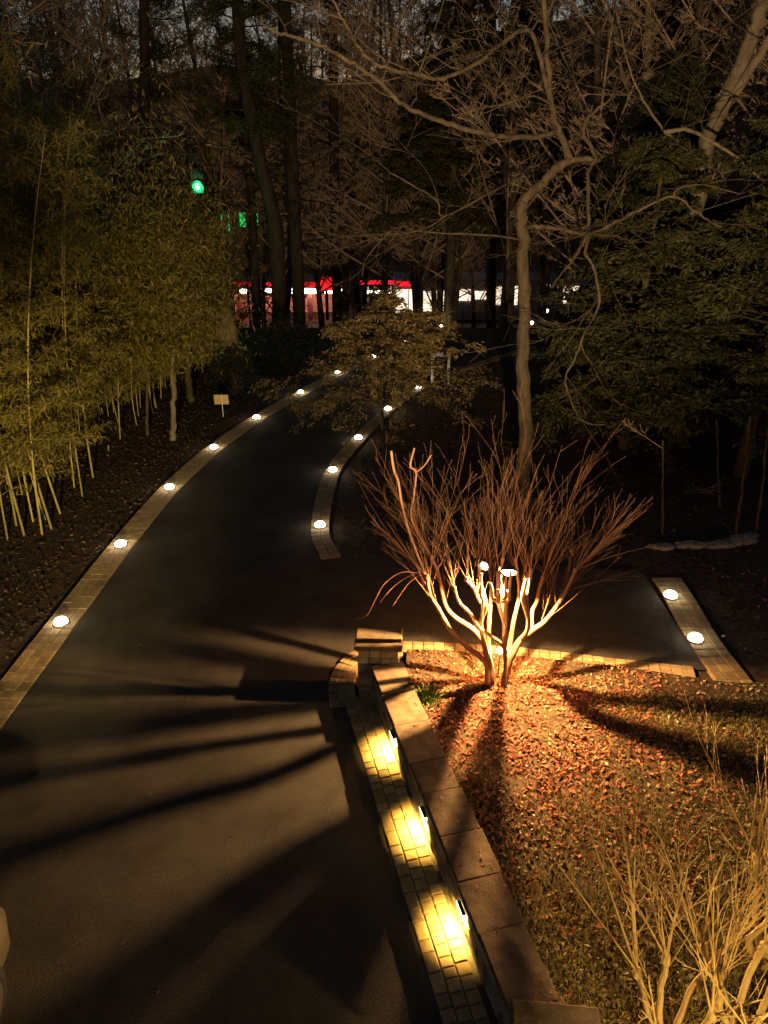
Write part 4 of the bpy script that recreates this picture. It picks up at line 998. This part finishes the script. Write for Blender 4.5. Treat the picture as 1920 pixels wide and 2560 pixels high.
for x in (914, 938, 962): slab('light_panel', x, x + 16, 727, 733, .5, .3, M['white_glow'], c3, b3)
for x in (918, 975): slab('column', x, x + 4, 715, 800, 1.0, .3, M['concrete'], c3, b3)
b4 = F_(1280, 760); b4[2] = zg
sh = empty('shop_building', tuple(b4)); tag(sh, 'low shop with brightly lit windows seen through the trees at right', 'building')
slab('wall', 985, 1560, 700, 800, 1.0, 8, M['concrete'], sh, b4)
slab('awning', 992, 1045, 706, 715, .2, .7, M['red_glow'], sh, b4)
for x0, x1, y0, y1 in ((990, 1052, 724, 782), (1058, 1140, 728, 778), (1146, 1178, 724, 752), (1185, 1222, 728, 748), (1232, 1296, 716, 762), (1350, 1376, 712, 756), (1392, 1448, 716, 758), (1478, 1500, 712, 758), (1506, 1526, 716, 760)):
    w = slab('window', x0, x1, y0, y1, .90, .12, M['win_glow'], sh, b4)
    n = max(1, int((x1 - x0) / 22))
    for k in range(1, n):
        xx = x0 + (x1 - x0) * k / n; a = F_(xx, y1, .80); c = F_(xx, y0, .80)
        MB().box((a[0] - b4[0], ST + .80 - b4[1], (a[2] + c[2]) / 2 - b4[2]), (.10, .10, c[2] - a[2])).build('mullion', M['black'], w)
# street and kerb in front of the station
mb = MB(); mb.box((0, 76.0, zg + .01), (300, 9, .02)); struct(mb.build('street', M['asphalt']))
# traffic signal
Ys = 34.0; g = AT(496, 466, Ys); zb = float(terr(0, Ys)) - .05
root = empty('traffic_signal', (g[0] - 2.2, Ys, zb)); tag(root, 'traffic signal showing a bright green light above the bamboo', 'traffic signal')
h = g[2] - zb
MB().lathe((0, 0, 0), [(.14, 0), (.11, h * .5), (.08, h + 1.4)], 12).build('pole', M['black'], root, True)
MB().box((1.1, 0, h + 1.22), (2.4, .08, .08)).build('arm', M['black'], root)
hd = MB().box((2.2, 0, h + .45), (.50, .24, 1.42)).build('housing', M['black'], root)
for k, (mm, nm) in enumerate(((M['green_glow'], 'green_halo_lens'), (M['glass_dark'], 'amber_lens'), (M['glass_dark'], 'red_lens'))):
    m = MB(); m.lathe((2.2, -.13, h + k * .45), [(.215, .02), (.21, -.01), (.13, -.035), (.02, -.045)], 20, 'y'); ln_ = m.build(nm, mm, hd, True)
    if k == 0: MB().lathe((2.2, -.17, h), [(.11, .01), (.10, -.02), (.05, -.035), (.01, -.04)], 16, 'y').build('lens_core', M['green_core'], hd, True)  # pale core over an oversized green lens imitates the light's halo
    m = MB()
    for j in range(10):
        a0, a1 = math.pi * j / 10, math.pi * (j + 1) / 10
        pts = [(math.cos(a) * .235 + 2.2, yy, h + k * .45 + math.sin(a) * .235) for a in (a0, a1) for yy in (-.11, -.26)]
        m.add([pts[0], pts[1], pts[3], pts[2]], [[0, 1, 2, 3]])
    m.build('visor', M['black'], hd)
l = lamp('green_signal_glow', 'POINT', (2.2, -.55, h - .05), 90, (.05, 1.0, .28), .05); l.parent = root
# green sign between the trunks
Yg = 62.0; zb = float(terr(0, Yg)); cx0 = AT(600, 560, Yg)
root = empty('green_sign', (cx0[0], Yg, zb)); tag(root, 'tall narrow green lit signs glimpsed between dark trunks below the signal', 'sign')
for x0, x1, y0, y1 in ((556, 571, 536, 580), (601, 612, 531, 567), (634, 643, 530, 564)):
    a = AT(x0, y1, Yg); c = AT(x1, y0, Yg)
    pn = MB().box(((a[0] + c[0]) / 2 - cx0[0], 0, (a[2] + c[2]) / 2 - zb), (c[0] - a[0], .2, c[2] - a[2])).build('panel', M['green_sign'], root)
    MB().box(((a[0] + c[0]) / 2 - cx0[0], .15, (a[2] - zb) / 2), (.15, .15, a[2] - zb)).build('post', M['black'], root)
# little far lamps on posts
for px, py, Y, lb in ((1187, 885, 33, 'small pale lamp on a post right of the two post stand'), (1330, 807, 46, 'small lamp glinting beside the bent tree trunk'), (1367, 777, 52, 'small lamp just below the lit shop windows'), (1158, 745, 60, 'small lamp left of the bent trunk under the shop lights')):
    p = AT(px, py, Y); zb = float(terr(0, Y)) - .05; zb = min(zb, p[2] - .5)
    root = empty('post_lamp', (p[0], Y, zb)); tag(root, lb, 'lamp', 'small far lamps')
    MB().lathe((0, 0, 0), [(.04, 0), (.03, p[2] - zb - .1)], 8).build('post', M['black'], root)
    r = .0042 * Y * .55
    MB().lathe((0, 0, p[2] - zb), [(r * .5, -r), (r, 0), (r * .9, r * .6), (r * .2, r)], 10).build('lamp_head', M['far_bulb'], root, True)

# ------------------------------------------------------------------ parked car, just inside the left edge of the photo
cx, cyr, crz = -4.35, 2.70, R(2)
car = empty('parked_car', (cx, cyr, 0), crz); tag(car, 'tan car parked at the left edge, only its corner in view', 'car')
def loft(secs, name, m, parent):
    """secs: (y, halfwidth, z0, z1, top_halfwidth)"""
    V = []; F = []; n = 12
    for y, w, z0, z1, tw in secs:
        prof = [(-w * .9, z0), (-w, z0 + .12), (-w, z0 + (z1 - z0) * .55), (-(w + tw) / 2, z1 - .05), (-tw * .8, z1), (-tw * .3, z1 + .012)]
        prof += [(-x, z) for x, z in prof[::-1]]
        V += [(x, y, z) for x, z in prof]
    for j in range(len(secs) - 1):
        for i in range(n): F.append([j * n + i, j * n + (i + 1) % n, (j + 1) * n + (i + 1) % n, (j + 1) * n + i])
    F.append(list(range(n))[::-1]); F.append([(len(secs) - 1) * n + i for i in range(n)])
    mb = MB(); mb.add(V, F); return mb.build(name, m, parent, True)
loft([(-2.3, .72, .35, .85, .62), (-2.15, .86, .25, .98, .76), (-1.2, .92, .22, 1.02, .82), (.6, .92, .22, 1.0, .82), (1.4, .92, .22, .95, .80), (2.0, .87, .25, .84, .72), (2.25, .74, .32, .70, .58), (2.32, .55, .40, .60, .45)], 'body', M['carpaint'], car)
loft([(-2.0, .70, .95, 1.0, .60), (-1.5, .78, .95, 1.40, .60), (-.3, .79, .95, 1.47, .62), (.5, .78, .95, 1.38, .58), (1.15, .72, .93, .98, .62)], 'cabin', M['glass_dark'], car)
loft([(-1.55, .60, 1.36, 1.44, .55), (-.3, .63, 1.40, 1.51, .57), (.45, .60, 1.36, 1.43, .53)], 'roof', M['carpaint'], car)
for sx in (-1, 1):
    for y in (-1.4, 1.42):
        w = MB().lathe((sx * .82, y, .33), [(.24, -.11), (.33, -.10), (.335, 0), (.33, .10), (.24, .11)], 24, 'x').build('wheel', M['rubber'], car, True)
        MB().lathe((sx * .86, y, .33), [(.05, -.085), (.21, -.08), (.215, .08), (.05, .085)], 20, 'x').build('rim', M['alloy'], w)
    m = MB(); m.box((sx * .60, 2.06, .70), (.26, .26, .12), sx * -.35, taper=.75); m.build('headlight', M['glass_dark'], car)
    m = MB(); m.box((sx * 1.02, .72, 1.02), (.22, .12, .15), 0, taper=.85); m.build('mirror', M['carpaint'], car)
    m = MB(); m.box((sx * .70, -2.18, .78), (.30, .12, .16), 0, taper=.85); m.build('tail_light', M['redwall'], car)
MB().box((0, 2.27, .50), (.9, .08, .16), 0, taper=.9).build('grille', M['black'], car)
